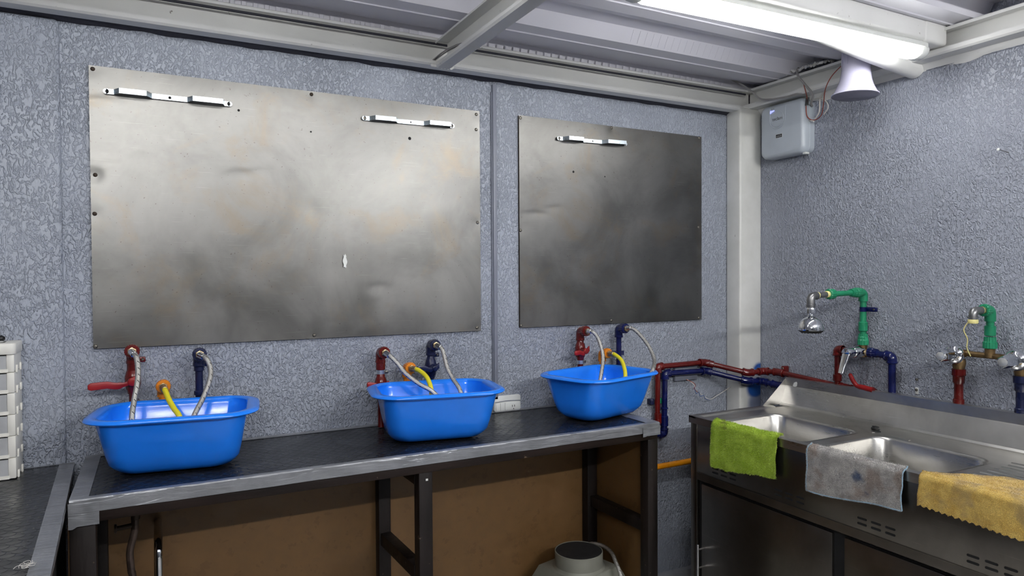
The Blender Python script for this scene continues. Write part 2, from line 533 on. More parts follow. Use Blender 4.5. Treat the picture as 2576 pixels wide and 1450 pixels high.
# ================================================================== the room
YA, XB = 2.343, 2.493
def build_room():
    m = MB().box(-2.3, XB + .1, YA, YA + .1, 0, 2.42)
    wb = struct(m.build('wall_back', 'stucco', origin=(0, YA, 0)), 'grey-blue stucco wall behind the steel sheets')
    m = MB().box(-2.3, -.232, YA - .02, YA + .01, 0, 2.168)
    m.build('pilaster', 'stucco', wb, bevel=.012, seg=3)
    m = MB().box(XB, XB + .1, -2.3, YA + .1, 0, 2.42)
    wr = struct(m.build('wall_right', 'stucco_r', origin=(XB, 0, 0)), 'grey-blue stucco wall behind the sink')
    # smoother plaster band under the beam
    m = MB().box(XB - .004, XB + .02, -2.2, 1.50, 2.165, 2.2)
    m.build('plaster_band', 'stucco_r', wr, bevel=.003)
    struct(MB().box(-2.4, -2.3, -2.3, YA + .1, 0, 2.42).build('wall_left', 'room'))
    struct(MB().box(-2.4, XB + .1, -2.4, -2.3, 0, 2.42).build('wall_rear', 'room_dark'))
    struct(MB().box(-2.4, XB + .1, -2.4, YA + .1, -.1, 0).build('floor', 'floor'))
    prof = [(YA, 0), (YA - .022, .02), (YA - .028, .085), (YA - .02, .105), (YA, .11)]
    m = MB().prism([(p[0] - YA, p[1]) for p in prof], (1.6, YA, 0), (XB, YA, 0), (0, 1, 0), (0, 0, 1))
    struct(m.build('baseboard_back', 'room'))
    # dark strip painting in the shade between beam and wall top
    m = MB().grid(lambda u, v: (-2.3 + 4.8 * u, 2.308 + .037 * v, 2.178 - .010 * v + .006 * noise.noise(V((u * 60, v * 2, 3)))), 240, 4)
    struct(m.build('soffit_shade', 'gap_shade'))
build_room()

# ------------------------------------------------------------------ ceiling deck
def build_ceiling():
    prof = [(2.45, 2.272), (2.318, 2.272), (2.305, 2.316)]
    y = 2.163
    k = 0
    while y > 1.3:
        prof += [(y, 2.28), (y - .064, 2.28), (y - .067, 2.2765), (y - .07, 2.28), (y - .134, 2.28), (y - .162, 2.33), (y - .235, 2.33)]
        y -= .363
    prof += [(y, 2.28)]
    up = [(p, q + .02) for p, q in reversed(prof)]
    m = MB().prism(prof + up, (-2.3, 0, 0), (XB + .05, 0, 0), (0, 1, 0), (0, 0, 1))
    c = struct(m.build('ceiling', 'deck', origin=(0, 0, 2.28), ang=20), 'white painted corrugated steel roof deck')
    # flat part of the deck nearer the camera
    y1 = y + .02
    prof = [(y1, 2.30)]
    while y1 > -2.2:
        prof += [(y1 - .29, 2.30), (y1 - .30, 2.292), (y1 - .31, 2.30)]
        y1 -= .31
    prof.append((-2.35, 2.30))
    up = [(p, q + .02) for p, q in reversed(prof)]
    m = MB().prism(prof + up, (-2.3, 0, 0), (XB + .05, 0, 0), (0, 1, 0), (0, 0, 1))
    m.build('flat_deck', 'deck', c, ang=20)
    # pressed tabs along the deck web over the back beam
    tab = None
    n = 0
    x = .02
    pos = []
    while x < 2.32:
        if not (.87 < x < .96): pos.append((x, 2.3095, 2.288, 0))
        x += .0345
    for j in range(21):                   # long strokes pressed into the next web
        pos.append((1.56 + j * .032, 2.012, 2.307, 1))
    meshes = {}
    for (x, yy, zz, kd) in pos:
        if kd not in meshes:
            mm = MB()
            if kd == 0: mm.prism([(-.008, 0), (.008, 0), (.006, .004), (-.006, .004)], (x, yy, zz - .011), (x, yy - .003, zz + .011), (1, 0, 0), (0, -1, .3))
            else: mm.prism([(-.0011, 0), (.0011, 0), (0, .0008)], (x, yy + .012, zz - .021), (x, yy - .010, zz + .018), (1, 0, 0), (0, -.8, -.5))
            ob = mm.build('pressed_tab' if kd == 0 else 'pressed_stroke', 'deck', c)
            meshes[kd] = (ob.data, x)
        else:
            me, x0 = meshes[kd]
            ob = bpy.data.objects.new('pressed_tab' if kd == 0 else 'pressed_stroke', me)
            COL.objects.link(ob); ob.parent = c; ob.location = (x - x0, 0, 0)
build_ceiling()

def cprof(dep, h, lip, t=.004):
    """C-channel outline: web at 0, flanges reaching out to dep, lips"""
    return [(0, 0), (dep - .006, 0), (dep, .006), (dep, lip), (dep - t, lip), (dep - t, t + .003), (dep - .007, t), (t, t), (t, h - t), (dep - t, h - t), (dep - t, h - lip * .6), (dep, h - lip * .6), (dep, h - .003), (dep - .003, h), (0, h)]

def build_beams():
    # back wall channel: web set 45 mm behind the lips, flange carries on to the wall
    t = thing('ceiling_beam', 'white steel channel beam running along the top of the back wall', 'beam', (0, YA, 2.17))
    m = MB().prism(cprof(.05, .098, .018), (-2.3, 2.31, 2.174), (2.462, 2.31, 2.174), (0, -1, 0), (0, 0, 1))
    m.build('channel', 'white_steel', t, ang=25); BK = t
    t = thing('ceiling_beam', 'white steel channel beam along the top of the right wall above the alarm box', 'beam', (XB, 1, 2.17))
    MB().box(-2.3, 2.40, 2.264, 2.27, 2.2475, 2.2545).build('lip_shade', 'gap_shade', BK)  # thin dark strip, paints the shade under the top flange lip
    m = MB().prism(cprof(.06, .088, .020), (2.468, -2.2, 2.186), (2.468, 2.30, 2.186), (-1, 0, 0), (0, 0, 1))
    m.build('channel', 'white_steel', t, ang=25)
    m = MB().grid(lambda u, v: (2.47 + .022 * v, -1.0 + 3.3 * u, 2.187 - .022 * v - .02 * max(0, noise.noise(V((u * 30, v, 5)))) * v), 160, 4)
    m.build('plaster_seam', 'white_steel', t)
    t = thing('ceiling_beam', 'white steel channel with wires in it crossing from the back beam towards the viewer', 'beam', (.91, 1.9, 2.17))
    m = MB().prism(cprof(.05, .095, .016), (.938, 2.262, 2.166), (.938, -2.2, 2.166), (-1, 0, 0), (0, 0, 1))
    m.build('channel', 'white_steel', t, ang=25)
    m = MB()
    for j in range(14):
        m.lathe([(0, .006), (.003, .005), (.005, .001)], (.875 + .006 * j, 2.261 + .001 * (j % 2), 2.172 + .002 * math.sin(j * 3)), (0, -1, .2), 8)
    m.build('weld_bead', 'white_steel', t)
    for k, (dx, dz) in enumerate(((0, 0), (.004, .004), (.008, .001))):
        p = spline([(.93, 1.2, 2.182 + dz), (.925 - dx, 1.75, 2.180 + dz), (.918 - dx, 2.0, 2.186 + dz), (.905 - dx, 2.12, 2.198 + dz), (.897 - dx, 2.2, 2.2 + dz), (.885 - dx, 2.27, 2.19)], 8)
        MB().tube(p, .0022, 8).build('wire', 'cable_grey' if k != 1 else 'tape_black', t)
    t = thing('ceiling_beam', 'white steel box beam that carries the lit tube lamp', 'beam', (1.5, 1.44, 2.21))
    m = MB().box(-2.3, 2.425, 1.39, 1.49, 2.213, 2.292)
    m.build('box_section', 'white_steel', t, bevel=.012, seg=3)
    MB().box(2.30, 2.428, 1.387, 1.493, 2.211, 2.292).build('end_sleeve', 'white_steel', t, bevel=.012, seg=3)
    # corner post
    m = MB().box(2.356, XB - .001, 2.256, YA, 0, 2.19)
    o = m.build('steel_post', 'post', bevel=.009, seg=3, origin=(2.42, 2.30, 0))
    tag(o, 'white steel corner post with blue overspray near the sink', 'post')
build_beams()

# ------------------------------------------------------------------ lamps
def tube_lamp(a, b, label, group=None):
    a = V(a); b = V(b)
    d = (b - a).normalized(); sd = V((0, 0, 1)).cross(d).normalized()
    t = thing('tube_lamp', label, 'lamp', (a + b) / 2, group)
    z = V((0, 0, 1))
    m = MB().prism([(-.036, 0), (.036, 0), (.036, .012), (.028, .02), (-.028, .02), (-.036, .012)], a - d * .02, b + d * .02, sd, z)
    m.build('housing', 'white_plastic', t)
    pr = []
    for j in range(13):
        an = R(-32 + 244 * j / 12)
        pr.append((.0345 * math.cos(an), -.008 - .026 * math.sin(an)))
    rings = []
    for (q, sc) in ((0, .72), (.008, .93), (.02, 1), ):
        rings.append([a + d * q + sd * p * sc + z * (h * sc) for p, h in pr])
    for (q, sc) in ((.02, 1), (.008, .93), (0, .72)):
        rings.append([b - d * q + sd * p * sc + z * (h * sc) for p, h in pr])
    MB().rings(rings).build('diffuser', 'lamp', t)
    for e, s in ((a, -1), (b, 1)):
        pr2 = [(p * 1.04, h * 1.04) for p, h in pr]
        m = MB().rings([[e + d * s * q + sd * p * sc + z * h * sc for p, h in pr2] for q, sc in ((.0, .9), (.012, 1), (.03, .95), (.036, .8))])
        m.build('end_cap', 'white_plastic', t)
    return t
tube_lamp((1.16, 1.462, 2.193), (2.30, 1.425, 2.193), 'lit white tube lamp under the box beam by the right wall')

def bare_lamp(a, b, label):
    """bare tube on a slim batten, hung a hand below the deck"""
    a = V(a); b = V(b); d = (b - a).normalized(); z = V((0, 0, 1))
    t = thing('tube_lamp', label, 'lamp', (a + b) / 2)
    MB().cyl(a, b, .016, 20).build('tube', 'lamp_bare', t)
    MB().bar(a - d * .03 + z * .055, b + d * .03 + z * .055, .03, .025).build('batten', 'white_plastic', t)
    for e, sg in ((a, -1), (b, 1)):
        MB().bar(e + d * sg * .012 - z * .02, e + d * sg * .012 + z * .05, .034, .024, up=d).build('end_holder', 'white_plastic', t, bevel=.003)
        MB().cyl(e - d * sg * .15 + z * .06, e - d * sg * .15 + z * .135, .003, 8).build('hanger_rod', 'galv', t)
bare_lamp((1.05, -.70, 2.155), (2.25, -.70, 2.155), 'bare tube lamp hung behind the viewer on the right')
bare_lamp((-.75, -.70, 2.155), (.15, -.70, 2.155), 'added bare tube fill lamp hung behind the viewer on the left')  # added fill lamp, brightens the surfaces that face the viewer
tube_lamp((-.42, 1.44, 2.193), (.74, 1.44, 2.193), 'tube lamp under the box beam above the left of the bench')

# ------------------------------------------------------------------ steel sheets on the back wall
def sheet(x0, x1, z0, z1, dents, screws, label, dots):
    t = thing('steel_sheet', label, 'metal sheet', ((x0 + x1) / 2, YA, z0))
    yb = YA - .010
    def h(x, z):
        d = .0012 * noise.noise(V((x * 3.1, z * 3.1, 2.0))) + .0004 * noise.noise(V((x * 8, z * 8, 9)))
        e = min(x - x0, x1 - x, z - z0, z1 - z)
        d *= min(1, e / .06 + .25)
        for (cx, cz, rx, rz, a, cut) in dents:
            u = (x - cx) / rx; w = (z - cz) / rz
            g = math.exp(-(u * u + w * w))
            if cut:                      # sharp upper crease
                g *= 1 / (1 + math.exp(min(50, (w - .25 + .35 * u * u) * 14)))
            d += a * g
        for (sx, sz, _) in screws:
            q = ((x - sx) ** 2 + (z - sz) ** 2) / .018 ** 2
            d -= .0008 * math.exp(-q)
        return max(d, -.006)
    nx = int((x1 - x0) / .0075); nz = int((z1 - z0) / .0075)
    m = MB().grid(lambda u, v: (x0 + (x1 - x0) * u, yb - h(x0 + (x1 - x0) * u, z0 + (z1 - z0) * v), z0 + (z1 - z0) * v), nx, nz)
    m.build('sheet', 'sheet', t, ang=60)
    m = MB().box(x0 + .0005, x1 - .0005, yb + .0075, YA - .0005, z0 + .0005, z1 - .0005)
    m.build('backing_edge', 'screw_dark', t)
    sm = {}
    for (sx, sz, dk) in screws:
        y = yb - h(sx, sz)
        if dk not in sm:
            mm = MB().lathe([(0, .0062), (.0015, .0058), (.003, .004), (.0034, .0)], (0, 0, 0), (0, -1, 0), 14)
            mm.box(-.0035, .0035, -.0038, -.003, -.0006, .0006).box(-.0006, .0006, -.0038, -.003, -.0035, .0035)
            ob = mm.build('screw', 'screw_dark' if dk else 'screw', t)
            ob.location = V((sx, y, sz)) - ORG[t.name]
            for vv in ob.data.vertices: vv.co += ORG[t.name]
            sm[dk] = ob.data
        else:
            ob = bpy.data.objects.new('screw', sm[dk]); COL.objects.link(ob); ob.parent = t
            ob.location = V((sx, y, sz)) - ORG[t.name]
    for (sx, sz, r) in dots:
        y = yb - h(sx, sz)
        MB().lathe([(0, r), (.0012, r * .95)], (sx, y + .0004, sz), (0, -1, 0), 12).build('drill_hole', 'blackm', t)
    return t
t = sheet(-.161, 1.092, 1.222, 2.05,
      [(.245, 1.765, .045, .035, -.0014, 1), (.30, 1.775, .035, .03, -.0010, 1), (-.02, 1.80, .05, .03, -.0008, 1), (.70, 1.40, .04, .03, -.0006, 1),
       (-.13, 1.955, .05, .025, .0012, 1), (-.15, 1.73, .02, .02, -.002, 0), (.47, 1.66, .03, .03, -.0008, 0), (1.05, 2.0, .05, .06, -.001, 0)],
      [(-.151, 2.04, 1), (-.152, 1.618, 1), (-.156, 1.229, 0), (.473, 2.04, 1), (.474, 1.233, 0), (1.079, 2.037, 0), (1.078, 1.98, 0), (1.076, 1.234, 0), (1.081, 1.631, 0), (-.149, 1.732, 1)],
      'wide dented steel sheet on the back wall above the two left basins', [(.815, 1.923, .006), (.245, 1.962, .004), (.47, 1.915, .003)])
m = MB().grid(lambda u, v: (.572 + .012 * u + .002 * math.sin(v * 9 + u * 3), YA - .0150, 1.462 + .042 * v + .004 * math.sin(u * 11)), 4, 8)
tag(m.build('paper_scrap', 'white_plastic', t), 'torn white sticker scrap')
sheet(1.26, 2.197, 1.226, 2.053,
      [(1.33, 1.68, .06, .02, -.0014, 1), (1.42, 1.705, .05, .018, -.001, 1)],
      [(1.267, 2.043, 0), (1.70, 2.046, 0), (2.185, 2.047, 0), (2.18, 1.644, 0), (2.18, 1.234, 0), (1.697, 1.239, 0), (1.266, 1.234, 0), (1.265, 1.606, 0)],
      'narrower steel sheet on the back wall next to the white corner post', [(1.51, 1.85, .005), (1.665, 1.84, .003)])

def bracket(x0, x1, ra, rb, z, tilt, screws, label):
    """flat strap with two raised hat sections"""
    t = thing('hanger_bracket', label, 'bracket', ((x0 + x1) / 2, YA, z), 'zinc strap brackets on the steel sheets')
    y = YA - .0165; w = .0075; th = .003; hi = .026
    path = [(x0, 0), (ra[0], 0), (ra[0] + .014, hi), (ra[1] - .014, hi), (ra[1], 0), (rb[0], 0), (rb[0] + .014, hi), (rb[1] - .006, hi), (rb[1], 0), (x1, 0)]
    m = MB()
    def zz(x): return z + tilt * (x - x0)
    vs = []; fs = []
    for i, (x, h) in enumerate(path):
        for dy, dz in ((0, -w), (0, w), (-th, w), (-th, -w)):
            vs.append((x, y - h + dy, zz(x) + dz))
    for i in range(len(path) - 1):
        for j in range(4):
            fs.append((i * 4 + j, i * 4 + (j + 1) % 4, i * 4 + 4 + (j + 1) % 4, i * 4 + 4 + j))
    m.add(vs, fs)
    for x, s in ((x0, -1), (x1, 1)):
        m.lathe([(0, w), (th, w)], (x, y, zz(x)), (0, -1, 0), 20)
    m.build('strap', 'light_metal', t, ang=20)
    for k, x in enumerate((x0 + .002, (ra[1] + rb[0]) / 2, x1 - .002)):
        if screws and k != 1:
            MB().lathe([(0, .005), (.0015, .0045), (.0025, .0)], (x, y - th, zz(x)), (0, -1, 0), 14).build('screw', 'screw', t)
            MB().box(x - .003, x + .003, y - th - .0027, y - th - .002, zz(x) - .0005, zz(x) + .0005).build('screw_slot', 'blackm', t)
        else:
            MB().lathe([(0, .0042 if k != 1 or not screws else .0028), (.0004, .0042 if k != 1 or not screws else .0028)], (x, y - th, zz(x)), (0, -1, 0), 14).build('bolt_hole', 'blackm', t)
bracket(-.118, .218, (-.098, .001), (.097, .203), 1.977, 0, False, 'zinc strap bracket at the top left corner of the wide steel sheet')
bracket(.648, .978, (.667, .768), (.866, .968), 1.977, .014, True, 'zinc strap bracket at the top right of the wide steel sheet')
bracket(1.435, 1.766, (1.454, 1.552), (1.644, 1.756), 1.977, .016, True, 'zinc strap bracket near the top of the narrower steel sheet')

# ------------------------------------------------------------------ trunking, outlet, junction box
def wall_bits():
    t = thing('cable_trunking', 'thin grey vertical cable trunking between the two steel sheets', 'trunking', (1.155, YA, .96))
    MB().box(1.146, 1.162, YA - .014, YA + .001, .955, 2.158).build('cover', 'conduit', t, bevel=.002)
    MB().box(1.142, 1.147, YA - .008, YA + .001, .955, 2.13).build('side_rail', 'conduit', t, bevel=.001)
    t = thing('wall_outlet', 'white wall outlet plate with switch under the grey trunking', 'outlet', (1.2, YA, .911))
    m = MB().prism(rrect(.057, .030, .008, 5), (1.202, YA - .014, .937), (1.202, YA, .937), (1, 0, 0), (0, 0, 1))
    m.build('plate', 'white_plastic', t, bevel=.002)
    for (a, b) in ((1.150, 1.168), (1.170, 1.188), (1.190, 1.254)):
        MB().box(a, b, YA - .017, YA - .012, .911, .940).build('module', 'white_plastic', t, bevel=.0012)
    MB().grid(lambda u, v: (1.147 + .11 * u, YA - .0145 - .002 * math.sin(math.pi * v), .9425 + .003 * math.sin(u * 3.1) + .003 * v), 12, 3).build('cover_line', 'conduit', t)
    for x in (1.220, 1.230): MB().box(x - .001, x + .001, YA - .0176, YA - .016, .922, .930).build('socket_slot', 'blackm', t)
    MB().lathe([(0, .002), (.0006, .002)], (1.226, YA - .017, .9145), (0, -1, 0), 10).build('earth_hole', 'blackm', t)
    t = thing('junction_box', 'grey junction box with loose wires under the navy pipe', 'junction box', (2.1, YA, .955))
    MB().box(2.035, 2.165, YA - .017, YA, .957, 1.035).build('cover', 'conduit', t, bevel=.003)
    for k, (c, r, off) in enumerate((('cable_white', .0018, 0), ('cable_red', .0014, .006), ('cable_blue', .0014, -.005))):
        p = [(2.10 + off, 2.322, .962), (2.119 + off, 2.30, .941), (2.135 - off, 2.298, .909), (2.166 + off, 2.30, .892 + off), (2.213, 2.30, .866)]
        if k == 0: p += [(2.261, 2.30, .88), (2.358, 2.315, .909)]
        elif k == 1: p = [(2.095, 2.322, .962), (2.115, 2.30, .95), (2.127, 2.297, .935), (2.118, 2.297, .925), (2.128, 2.297, .915), (2.14, 2.297, .905)]
        else: p = [(2.12, 2.297, .93), (2.13, 2.296, .90), (2.145, 2.296, .905), (2.155, 2.297, .885), (2.175, 2.297, .888), (2.185, 2.298, .872), (2.213, 2.30, .863)]
        MB().tube(spline(p, 8), r, 7).build('wire', c, t)
wall_bits()

# ------------------------------------------------------------------ workbench
BZ = .905
def workbench():
    t = thing('workbench', 'long dark wooden workbench topped with black coin-pattern rubber', 'workbench', (.7, 2.1, 0))
    x0, x1, y0, y1 = -.184, 1.584, 1.897, 2.338
    MB().box(x0, x1, y0, y1, .882, BZ - .002).build('top_board', 'wood_h', t, bevel=.002)
    MB().box(x0 + .036, x1 - .05, y0 + .012, y1 - .014, BZ - .002, BZ).build('rubber_mat', 'rubber', t)
    # duct tape: wrinkled strips that fold over the edges
    def strip(fn, nu, nv, name='edge_tape'):
        MB().grid(fn, nu, nv).build(name, 'tape', t, ang=60)
    def frontfn(u, v):
        x = x0 - .001 + (x1 - x0 + .002) * u
        wv = .0016 * noise.noise(V((x * 14, v * 2, 1))) + .0008 * noise.noise(V((x * 50, v * 6, 4)))
        s = v * .052
        lowz = .002 * noise.noise(V((x * 6, 0, 8)))
        if s < .016: return (x, y0 + .015 - s, BZ + .0012 + wv * .5)
        a = min((s - .016) / .005, 1) * math.pi / 2
        if a < math.pi / 2: return (x, y0 - .0005 - .003 * math.sin(a) + wv * .3, BZ + .0012 - .003 * (1 - math.cos(a)))
        return (x, y0 - .0035 - wv * .8, BZ - .0018 - (s - .021) + lowz)
    strip(frontfn, 300, 16)
    def endfn(xa, xb, w):
        def f(u, v):
            y = y0 + .001 + (y1 - y0 - .002) * u
            return (xa + (xb - xa) * v, y, BZ + .0015 + .0006 * noise.noise(V((y * 30, v * 3, w))))
        return f
    strip(endfn(x0 - .001, x0 + .038, 3), 60, 6)
    strip(endfn(x1 - .052, x1 + .001, 5), 60, 6)
    strip(lambda u, v: (x0 + (x1 - x0) * u, y1 - .016 + .018 * v, BZ + .0015 + .003 * v * v), 80, 4)
    def patch(xa, xb, za, zb, seed):
        def f(u, v):
            x = xa + (xb - xa) * u; z = za + (zb - za) * v
            if v < .01: z += .010 * noise.noise(V((u * 4, 1, seed))) + (.012 * u)
            return (x, y0 - .0062 - .0012 * noise.noise(V((x * 40, z * 40, seed))), z)
        strip(f, 14, 14, 'tape_patch')
    patch(x0 - .003, x0 + .060, .838, BZ - .006, 2)
    patch(x1 - .075, x1 + .002, .860, BZ - .010, 6)
    MB().grid(lambda u, v: (x0 - .004, y0 - .005 + .05 * u, .845 + .058 * v), 4, 4).build('tape_patch', 'tape', t)
    MB().grid(lambda u, v: (x1 + .003, y0 - .005 + .05 * u, .862 + .042 * v), 4, 4).build('tape_patch', 'tape', t)
    # frame
    MB().box(x0 + .004, x1 - .004, y0 + .001, y0 + .036, .846, .883).build('front_rail', 'wood_h', t, bevel=.002)
    MB().box(x0 + .004, x1 - .004, 2.255, 2.293, .846, .883).build('rear_rail', 'wood_h', t, bevel=.002)
    for xa, xb in ((-.186, -.132), (.684, .727), (1.538, 1.582)):
        MB().box(xa, xb, 1.900, 1.945, 0, .847).build('leg', 'wood', t, bevel=.003)
    for xa, xb in ((-.17, -.128), (.664, .706), (1.515, 1.56)):
        MB().box(xa, xb, 2.245, 2.287, 0, .847).build('leg', 'wood', t, bevel=.003)
    for x, zz in ((-.15, .53), (.700, .535), (1.555, .53)):
        MB().bar((x, 1.944, zz), (x - .012, 2.246, zz), .036, .042).build('stretcher', 'wood', t, bevel=.002)
    MB().bar((.700, 1.936, .825), (.690, 2.27, .825), .036, .042).build('top_stretcher', 'wood', t, bevel=.002)
    MB().box(.705, .712, 1.8985, 1.901, .822, .828).build('paint_chip', 'white_plastic', t)
    MB().box(x0 + .004, x1 - .004, 2.288, 2.294, .02, .847).build('back_panel', 'mdf', t)
    MB().box(1.578, 1.585, 1.91, 2.294, .02, .85).build('side_panel', 'mdf', t)
    MB().box(-.19, -.183, 1.91, 2.294, .02, .85).build('side_panel', 'mdf', t)
workbench()

def second_bench():
    t = thing('workbench', 'shorter bench at the left edge under the drawer tower', 'workbench', (-.6, 1.7, 0))
    z = .897
    d = V((.039, -.864, 0)).normalized()       # along the right edge, towards the viewer
    nrm = V((-d.y, d.x, 0)) * -1               # to the left
    c = V((-.212, 2.318, 0))
    if nrm.x > 0: nrm = -nrm
    L, Wd = 1.4, .75
    def P(s, w, zz): return c + d * s + nrm * w + V((0, 0, zz))
    def slab(s0, s1, w0, w1, z0, z1):
        pts = [P(s0, w0, z0), P(s1, w0, z0), P(s1, w1, z0), P(s0, w1, z0), P(s0, w0, z1), P(s1, w0, z1), P(s1, w1, z1), P(s0, w1, z1)]
        return MB().add(pts, [(0, 3, 2, 1), (4, 5, 6, 7), (0, 1, 5, 4), (1, 2, 6, 5), (2, 3, 7, 6), (3, 0, 4, 7)])
    slab(0, L, 0, Wd, z - .03, z - .002).build('top_board', 'wood_h', t, bevel=.002)
    slab(.004, L - .01, .034, Wd - .01, z - .002, z).build('rubber_mat', 'rubber', t)
    MB().grid(lambda u, v: P(L * u, -.0015 + .037 * v, z + .0012 + .0007 * noise.noise(V((u * 30, v * 3, 2)))), 80, 6).build('edge_tape', 'tape', t)
    MB().grid(lambda u, v: P(L * u, -.002 - .0008 * noise.noise(V((u * 40, v * 3, 7))), z + .001 - .012 * v), 80, 3).build('edge_tape', 'tape', t)
    MB().grid(lambda u, v: P(.010 * v - .003, Wd * u, z + .0015), 40, 2).build('edge_tape', 'tape', t)
    for s, w in ((.05, .03), (L - .1, .03), (.05, Wd - .07), (L - .1, Wd - .07)):
        slab(s, s + .045, w, w + .045, 0, z - .03).build('leg', 'wood', t, bevel=.002)
    slab(.02, L - .02, .02, .055, z - .075, z - .03).build('side_rail', 'wood', t, bevel=.002)
    slab(.02, L - .02, .022, .028, .05, z - .07).build('side_panel', 'blackm', t)
    m = MB()
    for j in range(16):
        a = random.uniform(0, 6.28); p = P(.80 + random.uniform(-.012, .012), .040 + random.uniform(-.006, .006), z + .003)
        q = [p + V((math.cos(a + i * .5) * .0032 * i, math.sin(a + i * .6) * .0032 * i, .002 * math.sin(i + j) + .002)) for i in range(5)]
        m.tube(spline(q, 4), .0005, 5)
    o = m.build('loose_fibre_tuft', 'cable_white')
    tag(o, 'frayed tuft of pale fibres on the left bench edge', 'fibres', None, 'stuff')
second_bench()

# ------------------------------------------------------------------ drawer tower
def drawers():
    x1, x0, y0, y1 = -.331, -.545, 2.205, 2.312
    zb = [.8985, .954, 1.012, 1.069, 1.126, 1.181, 1.229]
    t = thing('drawer_tower', 'white plastic drawer tower with frosted drawers on the left bench', 'drawer unit', (-.43, 2.26, .8985))
    MB().prism(rrect((x1 - x0) / 2 + .004, (y1 - y0) / 2 + .003, .012, 4), ((x0 + x1) / 2, (y0 + y1) / 2 - .002, 1.229), ((x0 + x1) / 2, (y0 + y1) / 2 - .002, 1.259), (1, 0, 0), (0, 1, 0)).build('top_cap', 'drawer_frame', t, bevel=.003)
    for i in range(6):
        a, b = zb[i], zb[i + 1]
        for xa, xb in ((x0, x0 + .018), (x1 - .018, x1)):
            MB().box(xa, xb, y0, y1, a + .0008, b).build('side_frame', 'drawer_frame', t, bevel=.003)
            MB().box((xb - .001 if xa > -.4 else xa - .004), (xb + .004 if xa > -.4 else xa + .001), y0 + .02, y0 + .032, a - .002, a + .018).build('side_clip', 'drawer_frame', t, bevel=.001)
            MB().box((xb - .001 if xa > -.4 else xa - .004), (xb + .004 if xa > -.4 else xa + .001), y1 - .03, y1 - .018, a - .002, a + .018).build('side_clip', 'drawer_frame', t, bevel=.001)
        MB().box(x0 + .015, x1 - .015, y1 - .003, y1, a, b).build('back_frame', 'drawer_frame', t)
        MB().grid(lambda u, v: (x0 + .014 + (x1 - x0 - .028) * u, y0 - .006 * math.sin(math.pi * u) + .006 * (v > .5) * 0, a + .001 + .009 * v), 14, 1).build('front_rail', 'drawer_frame', t)
        MB().box(x0 + .016, x1 - .016, y0 - .002, y1 - .004, a + .0005, a + .004).build('shelf', 'drawer_frame', t)
        d = MB().box(x0 + .0178, x1 - .0178, y0 + .001, y0 + .003, a + .009, b - .003).build('drawer', 'drawer', t)
        MB().box(x0 + .021, x1 - .023, y0 + .003, y1 - .01, a + .006, a + .008).build('drawer_base', 'drawer', d)
    for j, (x, z) in enumerate(((-.372, 1.198), (-.386, 1.197), (-.400, 1.198), (-.378, 1.209), (-.414, 1.198), (-.393, 1.210))):
        o = MB().lathe([(0, .0066), (.05, .0066), (.05, .0052), (0, .0052), (0, .0066)], (x, 2.212 + .003 * (j % 2), z), (0, 1, .02), 16).build('yellow_tube', 'yellow_hose', origin=(x, 2.23, z - .007))
        tag(o, 'short yellow plastic tube lying in the top frosted drawer', 'tube', 'yellow tubes in the top drawer')
    t = thing('brass_fitting', 'small brass fitting lying on top of the drawer tower', 'fitting', (-.40, 2.23, 1.259))
    MB().lathe([(0, .008), (.03, .008), (.032, .006), (.042, .006), (.043, .002)], (-.425, 2.228, 1.2685), (1, .12, 0), 6).build('body', 'brass', t)
    MB().lathe([(0, .007), (.016, .009), (.022, .004)], (-.378, 2.242, 1.268), (1, .3, .1), 12).build('nozzle', 'tape_black', t)
    o = MB().prism([(-.06, 0), (.03, 0), (.036, .004), (.03, .006), (-.06, .006)], (-.39, 2.216, 1.259), (-.385, 2.226, 1.259), (1, .08, 0), (0, 0, 1)).build('metal_clip', 'galv', bevel=.001)
    tag(o, 'flat grey metal clip lying on top of the drawer tower beside the brass fitting', 'clip')
drawers()

# ------------------------------------------------------------------ basins
def basins():
    spec = [(0.0, .100, .040, .035), (.002, .122, .060, .045), (.008, .140, .077, .052), (.018, .152, .089, .058), (.032, .161, .099, .054), (.060, .167, .109, .054), (.145, .182, .136, .056), (.155, .184, .140, .058),
            (.158, .190, .146, .075), (.1565, .208, .156, .10), (.153, .2125, .1595, .10), (.1555, .2145, .161, .10), (.1615, .211, .158, .10), (.1635, .200, .150, .09),
            (.1630, .184, .140, .070), (.158, .1785, .1345, .066), (.145, .178, .132, .054), (.060, .163, .105, .052), (.034, .154, .092, .058), (.020, .147, .084, .055), (.010, .132, .070, .05), (.005, .105, .045, .035)]
    me = None
    info = [((.052, 2.108), -8, 'blue plastic basin at the left end of the bench, nearest the drawer tower'),
            ((.808, 2.080), -10, 'blue plastic basin in the middle of the bench, beside the wall outlet'),
            ((1.470, 2.097), 16, 'blue plastic basin turned corner-on at the right end of the bench')]
    for (c, a, lab) in info:
        if me is None:
            rr = [[V((p, q, z)) for p, q in rrect(ha, hb, r, 10)] for z, ha, hb, r in spec]
            o = MB().rings(rr).build('wash_basin', 'blue_plastic', origin=(0, 0, 0), ang=50)
            me = o.data
        else:
            o = bpy.data.objects.new('wash_basin', me); COL.objects.link(o)
        o.location = (c[0], c[1], BZ + .0005)
        o.rotation_euler = (0, 0, R(a))
        tag(o, lab, 'basin', 'blue basins on the bench')
basins()

